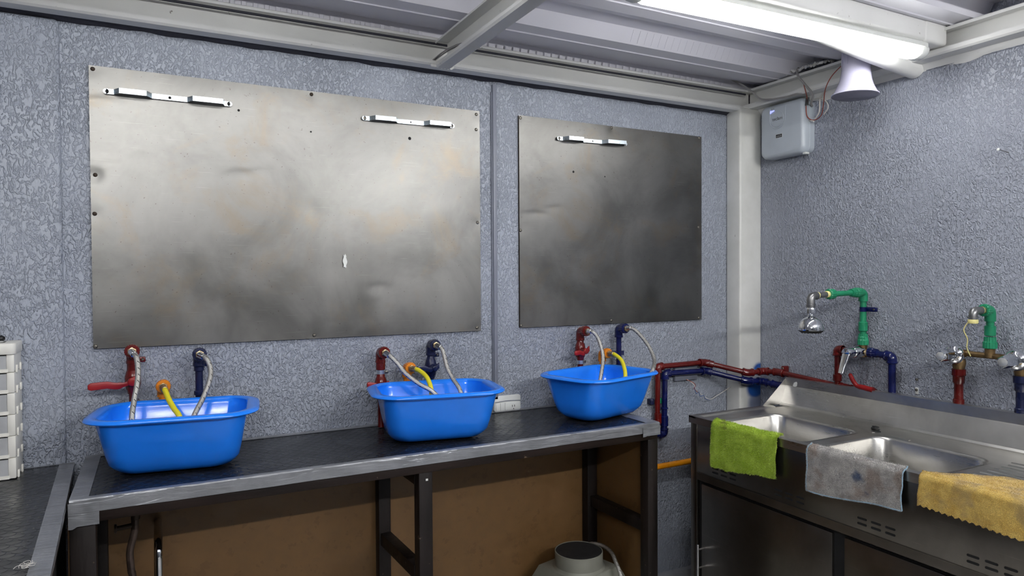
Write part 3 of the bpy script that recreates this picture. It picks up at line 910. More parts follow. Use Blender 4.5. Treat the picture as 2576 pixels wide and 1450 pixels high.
# ------------------------------------------------------------------ water and gas outlets over the bench
def riser(x, zt, mat, label, valve=None, couplings=(), clamp=None, union=None, wings=None, name='water_riser'):
    y = 2.296
    t = thing(name, label, 'water pipe', (x, y, BZ))
    MB().cyl((x, y, BZ + .003), (x, y, zt - .012), .0112, 18).build('pipe', mat, t)
    m = MB().tube(bend([(x, y, zt - .038), (x, y, zt), (x, y - .03, zt)], .018, 6), .0165, 18)
    m.cyl((x, y, zt - .040), (x, y, zt - .030), .0175, 18, .001)
    m.build('elbow', mat, t)
    MB().lathe([(0, .0195), (.004, .0208), (.020, .0208), (.023, .0195), (.0235, .013)], (x, y - .026, zt), (0, -1, 0), 36, rib=-.0012, ribn=1).build('threaded_ring', mat, t, ang=16)
    MB().lathe([(0, .0125), (.010, .0125), (.0105, .0105), (.013, .0105)], (x, y - .048, zt), (0, -1, 0), 6).build('hex_nut', 'brass', t, ang=20)
    for (z, h, r) in couplings:
        MB().cyl((x, y, z - h / 2), (x, y, z + h / 2), r, 20, .002).build('coupling', mat, t)
    if union:
        MB().cyl((x, y, union - .009), (x, y, union + .009), .0135, 18, .001).build('steel_clamp', 'light_metal', t)
        MB().box(x + .012, x + .026, y - .004, y + .004, union - .006, union + .004).build('clamp_screw', 'screw', t, bevel=.001)
    if clamp:
        MB().cyl((x, y, clamp - .007), (x, y, clamp + .007), .0128, 18).build('clamp_band', mat, t)
        m = MB().box(x + .008, x + .034, y + .002, y + .012, clamp - .008, clamp + .008)
        c = m.build('clamp_tab', mat, t, bevel=.003)
        MB().lathe([(0, .0045), (.003, .003)], (x + .026, y + .002, clamp), (0, -1, 0), 12).build('screw', 'screw', t)
    if wings:
        MB().box(x - .026, x + .026, y - .003, y + .02, wings - .009, wings + .009).build('pipe_clip', mat, t, bevel=.002)
    if valve:
        vz, (tx, tz), lm, r, thick = valve
        MB().lathe([(-.040, .0135), (-.030, .015), (-.026, .0175), (-.010, .0215), (.010, .0215), (.026, .0175), (.030, .015), (.040, .0135)], (x, y, vz), (0, 0, 1), 24).build('valve_body', mat, t)
        MB().lathe([(0, .014), (.016, .013), (.022, .0115)], (x, y - .016, vz), (0, -1, 0), 18).build('valve_stem', mat, t)
        # lever: flat grip that swells at its end
        yy = y - .036
        dx = tx - x; n = 16
        ring = []
        for i in range(n + 1):
            u = i / n
            px = x - .012 * (1 if dx < 0 else -1) * -1 + (tx - x) * u
            px = x + .016 + (tx - x - .016) * u
            off = (tz - vz) * u - .008 * math.sin(math.pi * min(1, u * 1.6)) + (.010 * (1 - min(1, u * 2.2)))
            hw = r * (1.15 if u < .15 else .62 if u < .32 else .82 + .22 * u)
            if u == 1: hw *= .55
            dep = thick
            ring.append([V((px, yy - dep, vz + off - hw)), V((px, yy - dep, vz + off + hw)), V((px, yy, vz + off + hw)), V((px, yy, vz + off - hw))])
        m = MB().rings(ring)
        m.lathe([(0, r * 1.25), (thick, r * 1.25), (thick + .003, r)], (x, yy, vz), (0, -1, 0), 20)
        m.build('lever', lm, t, bevel=.002)
    return t

riser(-.060, 1.217, 'red_paint', 'red hot water riser with long red lever behind the left basin', valve=(1.128, (-.171, 1.121), 'red_lever', .0105, .008), couplings=((1.168, .03, .0155),), clamp=1.187)
riser(.118, 1.198, 'navy', 'navy cold water riser behind the left basin', couplings=((1.150, .016, .0145), (1.076, .014, .0155)), clamp=1.163)
riser(.690, 1.170, 'red_paint', 'red hot water riser with steel clamp behind the middle basin', valve=(1.052, (.630, 1.064), 'red_lever', .010, .008), couplings=((1.124, .036, .016),), union=1.098)
riser(.875, 1.186, 'navy', 'navy cold water riser with navy lever behind the middle basin', valve=(1.103, (.808, 1.108), 'navy', .009, .008), couplings=((1.150, .012, .014),), clamp=1.146)
riser(1.515, 1.208, 'red_paint', 'red hot water riser with short red lever behind the right basin', valve=(1.128, (1.462, 1.122), 'red_lever', .0095, .008), union=1.082)
riser(1.706, 1.211, 'blue_paint', 'blue cold water riser with wall clip behind the right basin', wings=1.105)

def gas(x, z, label):
    y = 2.296
    t = thing('gas_outlet', label, 'gas outlet', (x, y, BZ))
    MB().cyl((x, y, BZ + .003), (x, y, z - .012), .012, 18).build('pipe', 'orange', t)
    MB().tube(bend([(x, y, z - .036), (x, y, z), (x, y - .028, z)], .016, 6), .0165, 18).build('elbow', 'orange', t)
    MB().lathe([(0, .0185), (.004, .0205), (.018, .0205), (.0205, .019), (.021, .012)], (x, y - .024, z), (0, -1, 0), 36, rib=-.0012, ribn=1).build('threaded_ring', 'orange', t, ang=16)
    MB().lathe([(0, .0122), (.009, .0122), (.0095, .009), (.020, .0085), (.021, .007)], (x, y - .044, z), (0, -1, 0), 6).build('hex_nut', 'brass', t, ang=20)
gas(.019, 1.108, 'orange gas outlet behind the left basin')
gas(.785, 1.110, 'orange gas outlet behind the middle basin')
gas(1.622, 1.113, 'orange gas outlet behind the right basin')

def hose(pts, r, mat, label, cat, grp, nose=.03, name='braided_hose'):
    p = spline(pts, 12)
    t = thing(name, label, cat, pts[-1], grp)
    MB().tube(p, r, 16).build('hose', mat, t, ang=80)
    d = (p[2] - p[0]).normalized()
    MB().cyl(p[0] - d * .004, p[0] + d * nose * .6, r * 1.28, 16, .001).build('ferrule', 'brass' if mat == 'yellow_hose' else 'chrome', t)
gb, gy = 'braided steel hoses at the basins', 'yellow gas hoses at the basins'
hose([(-.060, 2.232, 1.217), (-.048, 2.205, 1.203), (-.044, 2.185, 1.165), (-.047, 2.165, 1.13), (-.054, 2.14, 1.09), (-.059, 2.11, 1.05), (-.06, 2.09, .985), (-.05, 2.08, .935)], .0072, 'braid', 'braided steel hose from the red elbow into the left basin', 'hose', gb)
hose([(.118, 2.232, 1.198), (.134, 2.208, 1.188), (.144, 2.195, 1.158), (.138, 2.17, 1.124), (.118, 2.14, 1.08), (.095, 2.10, 1.045), (.07, 2.07, .985), (.06, 2.06, .935)], .0072, 'braid', 'braided steel hose from the navy elbow into the left basin', 'hose', gb)
hose([(.019, 2.238, 1.108), (.024, 2.215, 1.10), (.033, 2.18, 1.078), (.045, 2.145, 1.058), (.057, 2.118, 1.040), (.07, 2.09, .99), (.08, 2.08, .935)], .0076, 'yellow_hose', 'yellow gas hose hanging into the left basin', 'hose', gy, name='gas_hose')
hose([(.690, 2.232, 1.170), (.702, 2.212, 1.158), (.720, 2.195, 1.135), (.737, 2.17, 1.106), (.771, 2.13, 1.073), (.806, 2.10, 1.049), (.84, 2.07, 1.0), (.86, 2.06, .935)], .0075, 'braid', 'braided steel hose from the red elbow into the middle basin', 'hose', gb)
hose([(.875, 2.232, 1.186), (.884, 2.21, 1.176), (.887, 2.195, 1.150), (.888, 2.17, 1.112), (.896, 2.14, 1.078), (.902, 2.10, 1.05), (.91, 2.07, .99), (.92, 2.06, .935)], .0072, 'braid', 'braided steel hose from the navy elbow into the middle basin', 'hose', gb)
hose([(.785, 2.238, 1.110), (.797, 2.215, 1.108), (.808, 2.18, 1.095), (.811, 2.15, 1.078), (.809, 2.12, 1.048), (.80, 2.10, .99), (.79, 2.09, .935)], .0078, 'yellow_hose', 'yellow gas hose hanging into the middle basin', 'hose', gy, name='gas_hose')
hose([(1.512, 2.232, 1.210), (1.516, 2.21, 1.208), (1.528, 2.195, 1.188), (1.528, 2.17, 1.152), (1.516, 2.14, 1.107), (1.476, 2.10, 1.044), (1.44, 2.07, .98), (1.43, 2.06, .935)], .0072, 'braid', 'braided steel hose with black flecks from the red elbow into the right basin', 'hose', gb)
hose([(1.706, 2.238, 1.213), (1.714, 2.218, 1.213), (1.724, 2.19, 1.196), (1.726, 2.13, 1.151), (1.706, 2.07, 1.103), (1.655, 2.018, 1.068), (1.605, 2.02, 1.01), (1.575, 2.03, .945)], .0074, 'braid', 'braided steel hose arching from the blue elbow over the right basin rim', 'hose', gb)
hose([(1.622, 2.238, 1.113), (1.626, 2.215, 1.112), (1.630, 2.18, 1.095), (1.622, 2.15, 1.072), (1.606, 2.12, 1.040), (1.58, 2.10, .985), (1.56, 2.10, .935)], .0078, 'yellow_hose', 'yellow gas hose hanging into the right basin', 'hose', gy, name='gas_hose')

# ------------------------------------------------------------------ long pipe runs
def pipe_runs():
    t = thing('water_pipe', 'long red hot water pipe rounding the corner post', 'pipe', (2.0, 2.31, .6))
    ppr_run([(1.50, 2.318, .775), (1.925, 2.316, .775), (1.925, 2.312, 1.032), (2.190, 2.312, 1.034), (2.352, 2.205, .988), (2.430, 2.190, .992), (2.452, 2.12, .994), (2.452, 1.79, .972), (2.452, 1.2, .93)], .0118, .0165, 'red_paint', t)
    MB().cyl((1.925, 2.312, .785), (1.925, 2.312, .83), .0165, 18, .002).build('coupling', 'red_paint', t)
    MB().cyl((2.20, 2.305, 1.031), (2.225, 2.288, 1.024), .0165, 18, .002).build('coupling', 'red_paint', t)
    MB().box(2.462, XB - .001, 2.10, 2.118, .985, 1.022).build('wall_clip', 'red_paint', t, bevel=.003)
    MB().lathe([(0, .005), (.003, .003)], (2.462, 2.109, 1.012), (-1, 0, 0), 12).build('screw', 'screw', t)
    t = thing('water_pipe', 'long navy cold water pipe below the red one at the corner post', 'pipe', (2.0, 2.31, .6))
    ppr_run([(1.50, 2.320, .735), (1.962, 2.314, .735), (1.962, 2.308, 1.0), (2.203, 2.312, .994), (2.345, 2.205, .952), (2.430, 2.195, .945), (2.452, 2.13, .935), (2.452, 1.4, .90)], .0122, .0170, 'blue_paint', t)
    MB().cyl((1.962, 2.312, .77), (1.962, 2.312, .815), .0170, 18, .002).build('coupling', 'blue_paint', t)
    MB().cyl((1.962, 2.312, .845), (1.962, 2.312, .852), .0165, 18, .002).build('coupling', 'blue_paint', t)
    for x, c, lab in ((1.903, 'navy', 'dark navy pipe clip on the wall beside the red pipe'), (1.945, 'green', 'green pipe clip on the wall between the red and navy pipes')):
        o = MB().prism([(-.011, 0), (.010, 0), (.010, .022), (.004, .026), (-.004, .026), (-.011, .022)], (x, YA, .868), (x, YA, .892), (1, 0, 0), (0, -1, 0)).build('pipe_clip', c, bevel=.002)
        tag(o, lab, 'pipe clip')
    t = thing('gas_pipe', 'orange gas pipe running low along the wall between bench and sink', 'pipe', (2.0, 2.31, .59))
    MB().cyl((1.60, 2.312, .595), (2.352, 2.312, .597), .0125, 18).build('pipe', 'orange_pipe', t)
    MB().cyl((2.12, 2.312, .596), (2.15, 2.312, .596), .0165, 18, .002).build('coupling', 'orange_pipe', t)
pipe_runs()

# ------------------------------------------------------------------ sink unit
SZ = .866
def sink():
    t = thing('sink_unit', 'stainless steel double sink cabinet with drainboard along the right wall', 'sink', (2.14, 1.4, 0))
    x0, x1, y0, y1 = 1.872, 2.42, .55, 2.06
    bowls = [(2.057, 1.744, .165, .190), (2.057, 1.309, .165, .188)]
    # deck plate with two openings
    cu = bpy.data.curves.new('deck', 'CURVE'); cu.dimensions = '2D'; cu.fill_mode = 'BOTH'; cu.extrude = .0006
    def sp(pts):
        s = cu.splines.new('POLY'); s.points.add(len(pts) - 1); s.use_cyclic_u = True
        for q, p in zip(s.points, pts): q.co = (p[0], p[1], 0, 1)
    sp([(x0 + .035, y0), (x1, y0), (x1, y1 - .035), (x0 + .035, y1 - .035)])
    for (cx, cy, a, b) in bowls:
        sp([(cx + p, cy + q) for p, q in rrect(a, b, .055, 8)])
    ob = bpy.data.objects.new('deck_curve', cu); COL.objects.link(ob)
    me = bpy.data.meshes.new_from_object(ob.evaluated_get(bpy.context.evaluated_depsgraph_get()))
    bpy.data.objects.remove(ob)
    m = MB().add([(p.co.x, p.co.y, p.co.z + SZ) for p in me.vertices], [tuple(p.vertices) for p in me.polygons])
    m.build('deck', 'inox', t, fix=False, ang=30)
    # raised border at the left end and the front
    pr = [(0, -.022), (0, .006), (.022, .0065), (.032, .0045), (.040, 0), (.040, -.001), (.03, -.002), (.003, .0), (.003, -.022)]
    m = MB().prism(pr, (x0, y0, SZ), (x0, y1, SZ), (1, 0, 0), (0, 0, 1))
    m.prism(pr, (x0, y1, SZ), (x1 - .1, y1, SZ), (0, -1, 0), (0, 0, 1))
    m.build('raised_border', 'inox', t, ang=25)
    for k, (cx, cy, a, b) in enumerate(bowls):
        rr = []
        for (z, e, r) in ((.0012, .004, .058), (.0022, .0, .055), (.0005, -.003, .053), (-.006, -.006, .052), (-.10, -.012, .05), (-.150, -.018, .05), (-.168, -.030, .045), (-.174, -.05, .04)):
            rr.append([V((cx + p, cy + q, SZ + z)) for p, q in rrect(a + e, b + e, r, 8)])
        bw = MB().rings(rr, cap0=False).build('bowl', 'inox', t, ang=50, fix=False)
        MB().lathe([(0, .04), (.002, .04), (.003, .03), (.001, .012)], (cx, cy, SZ - .1735), (0, 0, 1), 24).build('drain', 'chrome', bw)
    # pressed ribs round the tap ledge and on the drainboard
    def rib(a, b, w=.007, h=.0028):
        a = V(a); b = V(b); d = (b - a).normalized()
        m = MB().prism([(-w, 0), (-w * .5, h * .8), (0, h), (w * .5, h * .8), (w, 0)], a, b, d.cross(V((0, 0, 1))), (0, 0, 1))
        m.build('pressed_rib', 'inox', t, ang=60)
    rib((2.245, 1.53, SZ), (2.275, 1.60, SZ)); rib((2.245, 1.40, SZ), (2.245, 1.49, SZ), .009)
    rib((2.245, 1.02, SZ), (2.245, 1.09, SZ), .009)
    for j in range(8):
        rib((1.955 + .036 * j, 1.08, SZ), (1.955 + .036 * j, .62, SZ), .009, .003)
    # backsplash with end gusset
    pr = [(2.376, SZ), (2.384, SZ + .003), (2.390, SZ + .010), (2.414, .944), (2.4165, .949), (2.4185, .983), (2.45, .983), (2.45, .981), (2.4205, .981), (2.418, .949), (2.400, SZ)]
    MB().prism([(a - 2.4, b) for a, b in pr], (2.4, y0, 0), (2.4, y1 - .003, 0), (1, 0, 0), (0, 0, 1)).build('backsplash', 'inox', t, ang=20)
    MB().add([(2.276, y1 - .003, SZ + .003), (2.425, y1 - .003, SZ + .003), (2.425, y1 - .003, .983), (2.276, y1 - .0045, SZ + .003), (2.425, y1 - .0045, SZ + .003), (2.425, y1 - .0045, .983)],
             [(0, 1, 2), (5, 4, 3), (0, 3, 4, 1), (1, 4, 5, 2), (2, 5, 3, 0)]).build('end_gusset', 'inox', t, flat=True)
    m = MB()
    rn = random.Random(4)
    pg = []
    for q in range(18):
        a = 6.2832 * q / 18; rr = .009 + .006 * rn.random()
        y, z = 2.005 + rr * .9 * math.cos(a), .958 + rr * math.sin(a)
        pg.append((z, y))
    m.add([(2.4165 + (z - .949) * .06 - .0004, y, z) for z, y in pg], [tuple(range(18))])
    o = m.build('glue_mark', 'white_plastic', t, flat=True)
    tag(o, 'pale torn glue mark')
    # tap hole
    MB().lathe([(0, .013), (.0008, .013)], (2.272, 1.535, SZ + .0006), (0, 0, 1), 20).build('tap_hole', 'blackm', t)
    # cabinet
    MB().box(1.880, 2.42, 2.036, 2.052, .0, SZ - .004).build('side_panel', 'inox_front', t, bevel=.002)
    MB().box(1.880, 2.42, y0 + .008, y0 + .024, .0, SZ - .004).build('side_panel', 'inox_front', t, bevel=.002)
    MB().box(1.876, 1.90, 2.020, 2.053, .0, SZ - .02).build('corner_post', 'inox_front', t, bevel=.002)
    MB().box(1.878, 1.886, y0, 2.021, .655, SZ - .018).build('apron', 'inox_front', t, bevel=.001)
    MB().prism([(0, 0), (.010, .006), (.010, .034), (0, .038), (-.004, .038), (-.004, 0)], (1.886, y0, .620), (1.886, 2.021, .620), (-1, 0, 0), (0, 0, 1)).build('apron_fold', 'inox_front', t)
    MB().box(2.38, 2.42, y0, 2.04, .08, .60).build('rear_panel', 'blackm', t)
    MB().box(1.90, 2.41, y0, 2.04, .08, .10).build('floor_panel', 'blackm', t)
    MB().box(1.893, 1.905, y0, 2.021, .08, .62).build('inner_frame', 'blackm', t)
    for (a, b, hy) in ((1.421, 2.000, 1.982), (.78, 1.378, .83)):
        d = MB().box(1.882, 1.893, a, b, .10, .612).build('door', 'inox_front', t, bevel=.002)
        hd = MB().cyl((1.846, hy, .386), (1.846, hy, .18), .0055, 14, .001).build('handle', 'chrome', d)
        MB().cyl((1.846, hy, .366), (1.883, hy, .366), .004, 12).build('handle_post', 'chrome', d)
        MB().cyl((1.846, hy, .295), (1.883, hy, .295), .004, 12).build('handle_post', 'chrome', d)
    for yv in (1.938, 1.642, 1.331, 1.017, .70):
        for c in range(3):
            for rw in range(2):
                ya = yv - c * .0445
                MB().prism(rrect(.0155, .0032, .003, 3), (1.8772, ya - .0155, .691 - rw * .0165), (1.880, ya - .0155, .691 - rw * .0165), (0, 1, 0), (0, 0, 1)).build('vent_slot', 'blackm', t)
    for yv in (2.03, .6):
        for xv in (1.895, 2.39):
            MB().cyl((xv, yv, 0), (xv, yv, .1), .016, 14, .002).build('foot', 'chrome', t)
    o = MB().lathe([(0, .014), (.004, .015), (.007, .012), (.011, .012), (.013, .0)], (2.30, 1.56, SZ + .001), (.15, 0, 1), 20).build('sink_plug', 'tape_black')
    tag(o, 'small black rubber plug beside the tap hole on the sink', 'plug')
sink()

# ------------------------------------------------------------------ towels
def towel(name, mat, ya, yb, inner, drop, label, seed, bottom, inner_fn=None, zig=0, pile=.0032, nfib=16000, slant=0.0, hem=None):
    """cloth over the sink's front edge: lies `inner` deep on the deck, hangs `drop` in front"""
    t = thing(name, label, 'towel', (1.86, (ya + yb) / 2, .70))
    ez = SZ + .011
    NU, NV = (184 if zig else 110), 96
    def path(s, u):
        """s metres along the cloth: negative lies inside, positive hangs outside"""
        if s <= -.012:
            q = -s - .012
            return 1.882 + q, ez - .0008 * math.sin(q * 40)
        if s < .012:
            a = (s + .012) / .024 * math.pi / 2
            return 1.882 - .017 * math.sin(a), ez - .017 * (1 - math.cos(a))
        return 1.865 - .006 * math.sin((s - .012) / .2 * 2.4), ez - .017 - (s - .012)
    pts = []
    def fn(u, v):
        y = ya + (yb - ya) * u
        dr = bottom(u); inn = inner_fn(u) if inner_fn else inner
        s = -inn + (inn + dr) * v
        x, z = path(s, u)
        fold = .0035 * math.sin(u * 9 + seed) * max(0, s) / .18 + .004 * noise.noise(V((u * 5, s * 18, seed)))
        x -= fold * (1 if s > 0 else 0) + .0035
        if s < -.012: z += .003 + .0045 * abs(noise.noise(V((u * 6, s * 30, seed + 3))))
        f = pile * .5 * noise.noise(V((u * 140, v * 110, seed)))
        x -= f * (1 if s > 0 else 0); z += f * (1 if s <= 0 else 0)
        y += .0035 * noise.noise(V((s * 22, u * 3, seed + 8))) + slant * max(0, s)
        return (x, y, z)
    m = MB().grid(fn, NU, NV)
    # a thin second layer gives the cloth thickness
    base = list(m.v)
    body = MB()
    body.add([p for p in base], list(m.f), list(m.uv))
    body.build('cloth', mat, t, ang=80, fix=False)
    def fn2(u, v):
        x, y, z = fn(u, v)
        return (x + (.0028 if z < ez - .008 else 0), y, z - (.0022 if z >= ez - .008 else 0))
    MB().grid(fn2, NU, NV).build('cloth_back', mat, t, ang=80, fix=False)
    if hem:
        for line in ([fn(0, j / 60) for j in range(61)], [fn(1, j / 60) for j in range(61)], [fn(j / 80, 1) for j in range(81)]):
            MB().tube(line, .0022, 8).build('hem', hem, t, ang=80)
    rnd = random.Random(seed * 13 + 1)
    fb = MB(); vs = []; fs = []
    for i in range(nfib):
        e = rnd.random()
        if e < .10: u, v = rnd.choice((0.0, 1.0)), rnd.random()
        elif e < .16: u, v = rnd.random(), 1.0
        else: u, v = rnd.random(), rnd.random()
        p = V(fn(u, v)); q = V(fn(min(1, u + .01), v)) - V(fn(max(0, u - .01), v)); r = V(fn(u, min(1, v + .01))) - V(fn(u, max(0, v - .01)))
        n = r.cross(q)
        if n.length < 1e-9: continue
        n.normalize()
        if n.x > .3 or n.z < -.3: n = -n
        d = (n + V((rnd.uniform(-.8, .8), rnd.uniform(-.8, .8), rnd.uniform(-.9, .5)))).normalized()
        L = pile * rnd.uniform(.7, 1.7)
        sd = d.cross(V((rnd.random(), rnd.random(), rnd.random()))).normalized() * .0006
        k = len(vs)
        vs += [p - sd, p + sd, p + d * L]; fs.append((k, k + 1, k + 2))
    fb.add(vs, fs)
    o = fb.build('terry_pile', mat, t, fix=False, flat=True)
    o['kind'] = 'stuff'
towel('hand_towel', 'towel_green', 1.920, 1.622, .018, .16, 'bright green terry towel hanging over the sink edge, nearest the corner', 3, lambda u: .166 - .026 * u + .004 * math.sin(u * 6) + .0015 * math.sin(u * 31), pile=.0050, nfib=26000, inner_fn=lambda u: .02 + .03 * max(0, u - .7))
towel('hand_towel', 'towel_grey', 1.497, 1.180, .016, .13, 'grey terry towel with dark blue stains hanging over the middle of the sink edge', 5, lambda u: .142 - .025 * u + .006 * math.sin(u * 5) - .012 * max(0, .5 - abs(u - .45)), pile=.0035, nfib=24000, hem='hem_blue')
towel('hand_towel', 'towel_yellow', 1.135, .75, .08, .09, 'mustard yellow towel with zigzag hem folded over the drainboard edge', 8, lambda u: .078 + .018 * u + .0055 * abs(((u * 46) % 2) - 1), zig=1, pile=.0016, nfib=14000, inner_fn=lambda u: .02 + .14 * min(1, u * 2.6))

# ------------------------------------------------------------------ shower tap on the right wall
def shower():
    t = thing('shower_tap', 'green pipe shower arm with chrome head and lever mixer above the sink', 'shower', (2.45, 1.715, .99))
    X, Y = 2.450, 1.715
    g = 'green'
    MB().cyl((X, Y, 1.16), (X, Y, 1.345), .0122, 18).build('riser_pipe', g, t)
    MB().lathe([(0, .0205), (.018, .0205), (.022, .018), (.030, .018), (.033, .0165), (.043, .0165)], (X, Y, 1.152), (0, 0, 1), 32, rib=-.0012, ribn=1).build('threaded_adapter', g, t, ang=16)
    MB().cyl((X, Y, 1.205), (X, Y, 1.242), .0168, 20, .002).build('coupling', g, t)
    m = MB().tube(bend([(X, Y, 1.322), (X, Y, 1.357), (X - .045, Y, 1.357)], .020, 7), .0172, 18)
    m.build('elbow', g, t)
    MB().lathe([(0, .0195), (.018, .0195), (.020, .0175), (.030, .0175), (.034, .0155), (.046, .0150)], (X - .028, Y, 1.357), (-1, 0, -.008), 32, rib=-.0012, ribn=1).build('union', g, t, ang=16)
    MB().cyl((X - .06, Y, 1.3566), (2.262, Y, 1.3535), .0105, 18).build('arm_pipe', g, t)
    MB().lathe([(0, .0115), (.012, .0195), (.036, .0205), (.040, .017)], (2.285, Y, 1.354), (-1, 0, -.01), 32, rib=-.0012, ribn=1).build('threaded_socket', g, t, ang=16)
    MB().lathe([(0, .0125), (.010, .0128), (.013, .011)], (2.246, Y, 1.353), (-1, 0, 0), 18).build('thread_tape', 'teflon', t)
    MB().cyl((2.24, Y, 1.3525), (2.175, Y, 1.349), .0105, 18).build('nipple', 'galv', t)
    MB().lathe([(0, .0128), (.006, .0125)], (2.188, Y, 1.350), (-1, 0, 0), 18).build('thread_tape', 'teflon', t)
    m = MB().tube(bend([(2.182, Y, 1.349), (2.150, Y, 1.347), (2.150, Y, 1.308)], .024, 8), .0145, 18)
    m.cyl((2.150, Y, 1.318), (2.150, Y, 1.306), .0158, 18, .001)
    m.build('steel_elbow', 'galv', t)
    MB().lathe([(0, .0135), (.008, .0165), (.024, .0165), (.027, .012), (.030, .008)], (2.150, Y, 1.308), (0, 0, -1), 12).build('swivel_nut', 'chrome', t, ang=25)
    MB().lathe([(0, .008), (.005, .010), (.009, .010), (.012, .014), (.016, .022), (.022, .0300), (.030, .0365), (.040, .0410), (.052, .0435), (.060, .0440), (.062, .0435)], (2.151, Y, 1.283), (0, 0, -1), 36).build('shower_head', 'chrome', t, ang=50)
    fp = MB().lathe([(0, .0440), (.005, .0405), (.009, .034), (.010, .0)], (2.151, Y, 1.2215), (0, 0, -1), 32).build('nozzle_plate', 'tape_black', t)
    for ring_r, cnt in ((.033, 16), (.021, 10)):
        for j in range(cnt):
            a = 6.2832 * j / cnt
            MB().lathe([(0, .0022), (.003, .0015)], (2.151 + ring_r * math.cos(a), Y + ring_r * math.sin(a), 1.2135), (0, 0, -1), 8).build('nozzle', 'tape_black', fp)
    # navy clamp on the riser
    MB().cyl((X, Y, 1.282), (X, Y, 1.300), .0138, 20).build('clamp_band', 'blue_paint', t)
    m = MB().box(X + .004, X + .016, Y - .052, Y - .006, 1.282, 1.300)
    m.build('clamp_tab', 'blue_paint', t, bevel=.004)
    MB().lathe([(0, .004), (.003, .003)], (X + .004, Y - .042, 1.291), (-1, 0, 0), 12).build('screw', 'screw', t)
    # mixer body
    MB().cyl((X, Y, 1.105), (X, Y, 1.156), .0145, 20).build('mixer_body', 'old_brass', t)
    MB().cyl((X, Y + .04, 1.124), (X, Y - .045, 1.124), .0135, 20).build('mixer_body', 'brass', t)
    MB().lathe([(0, .0215), (.05, .0215), (.053, .019), (.056, .0205), (.085, .0195), (.092, .016), (.094, .0)], (X - .006, Y + .004, 1.125), (-1, .02, 0), 28).build('cartridge_cover', 'chrome', t, ang=50)
    p = [(2.362, Y + .004, 1.130), (2.350, Y + .004, 1.105), (2.336, Y + .004, 1.075), (2.326, Y + .004, 1.052)]
    rg = []
    for i, q in enumerate(spline(p, 5)):
        u = i / 15
        w = .0165 - .006 * u; th = .0095 - .004 * u
        rg.append([V((q.x + b * th, q.y + a * w, q.z + b * th * .5)) for a, b in rrect(1, 1, .6, 3)])
    MB().rings(rg).build('lever', 'chrome', t, ang=50)
    # red and navy feeds
    ppr_run([(X, Y + .03, 1.124), (X, 1.827, 1.124), (X, 1.827, .975)], .0118, .0168, 'red_paint', t)
    MB().cyl((X, 1.827, .995), (X, 1.827, 1.022), .0168, 18, .002).build('coupling', 'red_paint', t)
    ppr_run([(X, Y - .03, 1.124), (X, 1.597, 1.118), (X, 1.595, .93)], .0135, .0180, 'blue_paint', t)
    MB().lathe([(0, .0195), (.016, .0195), (.02, .017), (.034, .0165)], (X, Y - .026, 1.124), (0, -1, 0), 28, rib=-.0012, ribn=1).build('union', 'blue_paint', t, ang=16)
    # red lever of the stop valve behind the backsplash
    MB().lathe([(-.03, .014), (-.018, .02), (.018, .02), (.03, .014)], (X, 1.690, .972), (0, 1, 0), 20).build('stop_valve', 'red_paint', t)
    p = spline([(X - .025, 1.655, .984), (X - .025, 1.69, .988), (X - .025, 1.722, .992), (X - .025, 1.741, 1.012), (X - .025, 1.754, 1.036)], 5)
    MB().tube(p, .008, 14, rs=[.0105 if i < 9 else .0085 if i < 18 else .0075 if i < 20 else .004 for i in range(len(p))]).build('stop_lever', 'red_lever', t, ang=60)
shower()

